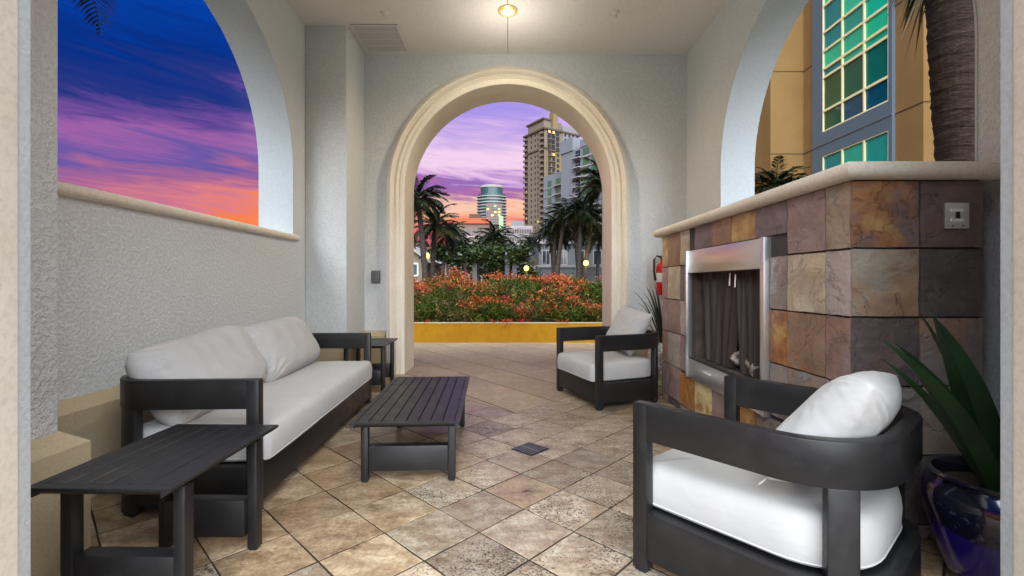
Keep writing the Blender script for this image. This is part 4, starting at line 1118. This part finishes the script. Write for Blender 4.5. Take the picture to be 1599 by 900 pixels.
tag(m.build('balcony', 'tower_beige', A), kind='stuff')
m = MB(); wins_left(m, (6.0, 8.7, 12.5), zz, 1.1, 1.5, .03); tag(m.build('window', 'dark_glass', A), kind='stuff')
m = MB(); wins_right(m, (3.2, 6.2, 9.4), zz, 2.0, 2.1, .03, -.6); wins_right(m, (15, 18, 21, 24), zz, 1.4, 2.0, .03, -.4); tag(m.build('window', 'dark_glass', A), kind='stuff')
m = MB()
for k in range(28):
    m.box(2.0, 7.4, -1.6, -.6, zz[k] - .4, zz[k] - .12); 
tag(m.build('balcony', 'tower_beige', A), kind='stuff')
random.seed(2); m = MB()
for k in range(16):
    z = random.choice(zz)
    if random.random() < .5: y = random.choice((1.7, 17.6, 6, 8.7)); m.box(-.06, .2, y - .5, y + .5, z + .2, z + 1.3)
    else: x = random.choice((3.2, 6.2, 9.4)); m.box(x - .8, x + .8, -.66, -.5, z + .3, z + 1.6)
tag(m.build('lit_window', 'lit_window', A), kind='stuff')
# white tower in two steps
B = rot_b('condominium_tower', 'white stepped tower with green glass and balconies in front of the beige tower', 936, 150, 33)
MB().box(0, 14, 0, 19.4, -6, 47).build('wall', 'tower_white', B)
MB().box(-.25, 14, -.25, 9, 47, 49.5).build('penthouse', 'tower_white', B)
MB().box(-.4, 14, 12.6, 19.6, 47, 51.5).build('lift_tower', 'tower_white', B)
MB().box(2.5, 14, 19.4, 33, -6, 42).build('lower_wing', 'tower_white', B)
z2 = [3.3 * k + 1.2 for k in range(14)]
m = MB(); wins_left(m, (2.2, 6.3), z2, 3.2, 2.3, .03); tag(m.build('window', 'green_glass', B), kind='stuff')
m = MB(); wins_left(m, (10.4,), z2, 2.4, 2.3, .03); tag(m.build('window', 'dark_glass', B), kind='stuff')
m = MB()
for z in z2: m.box(-1.5, 0, 8.4, 12.6, z - .6, z - .3); m.box(-1.5, -1.42, 8.4, 12.6, z + .5, z + .6); m.box(-.25, 0, 0, 8.4, z - .75, z - .3)
tag(m.build('balcony', 'office_white', B), kind='stuff')
z3 = [3.3 * k + 1.2 for k in range(12)]
m = MB(); wins_left(m, (21.5, 24.3, 29.2), z3, 2.3, 2.3, .05, 2.5); tag(m.build('window', 'green_glass', B), kind='stuff')
m = MB()
for z in z3: m.box(1.2, 2.5, 19.8, 25.8, z - .6, z - .3); m.box(2.3, 2.5, 26, 33, z - .6, z - .3)
tag(m.build('balcony', 'office_white', B), kind='stuff')
# curved glass tower
Cc = thing('round_tower', 'curved glass tower with ringed balconies far behind the pergola', 'building', (-18, 500, 0))
def ellipse_ring(m, rx, ry, z0, z1, n=30): m.prism([(rx * math.cos(2 * math.pi * k / n), ry * math.sin(2 * math.pi * k / n)) for k in range(n)], z0, z1, lambda p, q, a: (p, q, a))
m = MB(); ellipse_ring(m, 14.8, 10, -6, 96); m.build('glass_drum', 'sea_glass', Cc)
m = MB()
for k in range(30): ellipse_ring(m, 16.2, 11.2, 3.2 * k, 3.2 * k + .9)
tag(m.build('balcony', 'office_white', Cc), kind='stuff')
m = MB(); ellipse_ring(m, 12, 8.5, 96, 103); m.build('penthouse', 'sea_glass', Cc); m = MB(); ellipse_ring(m, 12.8, 9, 103, 105.5); m.build('roof_ring', 'office_white', Cc)
MB().box(-5.5, 11, -13.5, -6, -6, 84).build('front_shaft', 'pink_beige', Cc)
random.seed(6); m = MB(); m2 = MB(); m3 = MB()
for k in range(26):
    for x in (-3.6, 1.0, 4.0, 8.2):
        t_ = random.random(); mm = m if t_ < .22 else (m2 if t_ < .34 else m3); mm.box(x - 1.3, x + 1.3, -13.8, -13.4, 3.2 * k + .6, 3.2 * k + 2.6)
tag(m.build('lit_window', 'lit_window', Cc), kind='stuff'); tag(m2.build('lit_window', 'lit_window_green', Cc), kind='stuff'); tag(m3.build('window', 'dark_glass', Cc), kind='stuff')
MB().box(8.0, 12.5, -14.2, -13.6, 52, 71).build('stair_glazing', 'lit_window_green', Cc)
# orange roofed block
D = thing('tiled_roof_block', 'mid rise block with orange tiled roof left of the curved tower', 'building', (-11.5, 140, 0))
MB().box(-6.5, 5.8, 0, 12, -6, 19).build('wall', 'pink_beige', D); MB().box(-2.5, 4.0, -2.5, 0, -6, 14.5).build('front_wing', 'townhouse_tan', D)
MB().prism([(-7, 19.0), (6.3, 19.0), (5.2, 20.6), (-5.9, 20.6)], -.6, 12.5, lambda p, q, a: (p, a, q)).build('roof', 'orange_roof', D)
MB().box(-.5, 3.0, 2, 6, 20.61, 22.2).build('roof_house', 'tower_brown', D)
MB().box(-2.7, 4.2, -2.7, .0, 14.5, 15.0).build('cornice', 'office_white', D)
for k in range(6):
    for z in (15.6,):
        x = -5.6 + k * 2; f = MB().box(x - .55, x + .55, -.12, -.002, z, z + 1.9).build('window', 'dark_glass', D)
for k in range(4):
    for z in (3.5, 7.2, 11):
        x = -1.7 + k * 1.65; MB().box(x - .5, x + .5, -2.62, -2.502, z, z + 2.3).build('window', 'lit_window' if (k + int(z)) % 3 == 1 else 'dark_glass', D)
# banded office block
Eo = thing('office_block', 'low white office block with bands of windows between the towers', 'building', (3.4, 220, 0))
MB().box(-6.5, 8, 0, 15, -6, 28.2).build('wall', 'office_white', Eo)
for k in range(7): MB().box(-6.3, 7.8, -.1, -.005, 3 + 3.6 * k, 4.9 + 3.6 * k).build('window_band', 'tower_brown', Eo)
m = MB()
for k in range(18): m.box(-6.2 + k * .8, -5.98 + k * .8, -.22, -.101, 2, 27.5)
tag(m.build('fin', 'office_white', Eo), kind='stuff')
MB().box(-2, 4, 3, 9, 28.2, 31).build('roof_plant', 'tower_grey', Eo)

# ------------------------------------------------------------------ tan building outside the right opening
BX = 12.0
T = thing('tan_building', 'tan stucco building with blue framed teal window wall outside the right opening', 'building', (0, 0, 0))
def ly(pxx, X=BX): return 725 * X / (pxx - 794)
def hz(pyy, Y): return 1.15 + (442 - pyy) / 725 * Y
yN, yF = ly(1442), ly(1255)
MB().box(BX, BX + 6, yN, yF, -6, 26).build('wall', 'tan_stucco', T)
MB().box(BX + 1.6, BX + 9, yN - 9, yN, -6, 26).build('wall', 'tan_stucco', T)
MB().box(BX - 1.35, BX + 6, yF, yF + 8, -6, 26).build('wall', 'tan_stucco', T)
MB().box(BX - 5, BX - 1.35, yF + 3, yF + 10, -6, 26).build('wall', 'tan_stucco', T)
# score lines
for z in (hz(178, ly(1400)), hz(178, ly(1400)) + 3.35, hz(178, ly(1400)) - 3.35):
    MB().box(BX - .012, BX - .002, yN + .001, yF - .001, z, z + .03).build('score_line', 'tower_brown', T)
    MB().box(BX - 1.35, BX - .0125, yF - .012, yF - .002, z, z + .03).build('score_line', 'tower_brown', T)
    MB().box(BX + .0, BX + 1.6, yN - .012, yN - .002, z, z + .03).build('score_line', 'tower_brown', T)
# blue-grey frame panel with window openings
fy0, fy1 = ly(1398), ly(1272)
wy0, wy1 = ly(1392), ly(1288)
zb1 = hz(158, wy0)      # sill of the upper window
zt0 = hz(203, wy0)      # head of the lower window
xo = BX - .10
m = MB(); m.box(xo, BX - .001, fy0, wy0, -2, 24); m.box(xo, BX - .001, wy1, fy1, -2, 24); m.box(xo, BX - .001, wy0, wy1, zt0, zb1); m.box(xo, BX - .001, wy0, wy1, -2, zt0 - 4.2)
fr = m.build('window_frame', 'blue_grey_paint', T)
MB().box(xo - .02, xo - .001, fy0, fy1, (zt0 + zb1) / 2 - .03, (zt0 + zb1) / 2).build('panel_joint', 'tower_grey', fr)
cols = [wy0 + (wy1 - wy0) * k / 3 for k in range(4)]
rows1 = [zb1 + q for q in (0, .78, 2.05, 2.38, 3.05, 3.75, 4.75, 5.6, 7.2, 8.8, 10.4, 12, 13.6)]
rows0 = [zt0 - 4.2, zt0 - 2.8, zt0 - 1.4, zt0]
random.seed(12)
TEAL = [(.010, .40, .27), (.008, .32, .24), (.014, .50, .30), (.008, .24, .24), (.03, .56, .30)]  # strong pane base colours carry the reflection of the bright sky
DARKS = {(0, 0): (.004, .08, .13), (1, 0): (.004, .07, .12), (2, 0): (.03, .10, .05), (2, 1): (.05, .12, .05), (1, 1): (.012, .10, .06), (0, 1): (.008, .16, .11), (0, 2): (.03, .55, .30), (1, 2): (.03, .50, .28), (0, 3): (.03, .60, .30)}
for rows, upper in ((rows1, True), (rows0, False)):
    for r in range(len(rows) - 1):
        for c in range(3):
            o = MB().box(BX - .04, BX - .02, cols[c] + .002, cols[c + 1] - .002, rows[r] + .002, rows[r + 1] - .002).build('pane', 'teal_glass', T)
            col = DARKS.get((c, r)) if upper else None
            col = col or random.choice(TEAL); o.color = (*col, 1)
    for c in range(4): MB().box(BX - .085 - .006, BX - .0405, cols[c] - .035 if 0 < c else cols[c], cols[c] + .035 if c < 3 else cols[c], rows[0], rows[-1]).build('mullion', 'cream_mullion', T)
    for r in range(len(rows) - 1 if upper else len(rows)):
        MB().box(BX - .088, BX - .041, cols[0] + .036, cols[3] - .036, rows[r] - .0 if r == 0 else rows[r] - .035, rows[r] + .05).build('transom', 'cream_mullion', T)
# balcony of the recessed wing
yb = yF + 3
bz = hz(222, yb)
bl = MB().box(BX - 3.2, BX - 1.36, yb - 1.2, yb - .003, bz - .3, bz).build('balcony', 'blue_grey_paint', T)
m = MB(); m.box(BX - 1.55, BX - 1.47, yb - 1.2, yb - 1.12, bz, bz + 1.1); m.box(BX - 3.2, BX - 1.47, yb - 1.2, yb - 1.12, bz + 1.1, bz + 1.18); m.build('railing', 'white_paint', bl)
MB().box(BX - 3.15, BX - 1.56, yb - 1.17, yb - 1.15, bz + .05, bz + 1.09).build('railing_glass', 'sea_glass', bl)
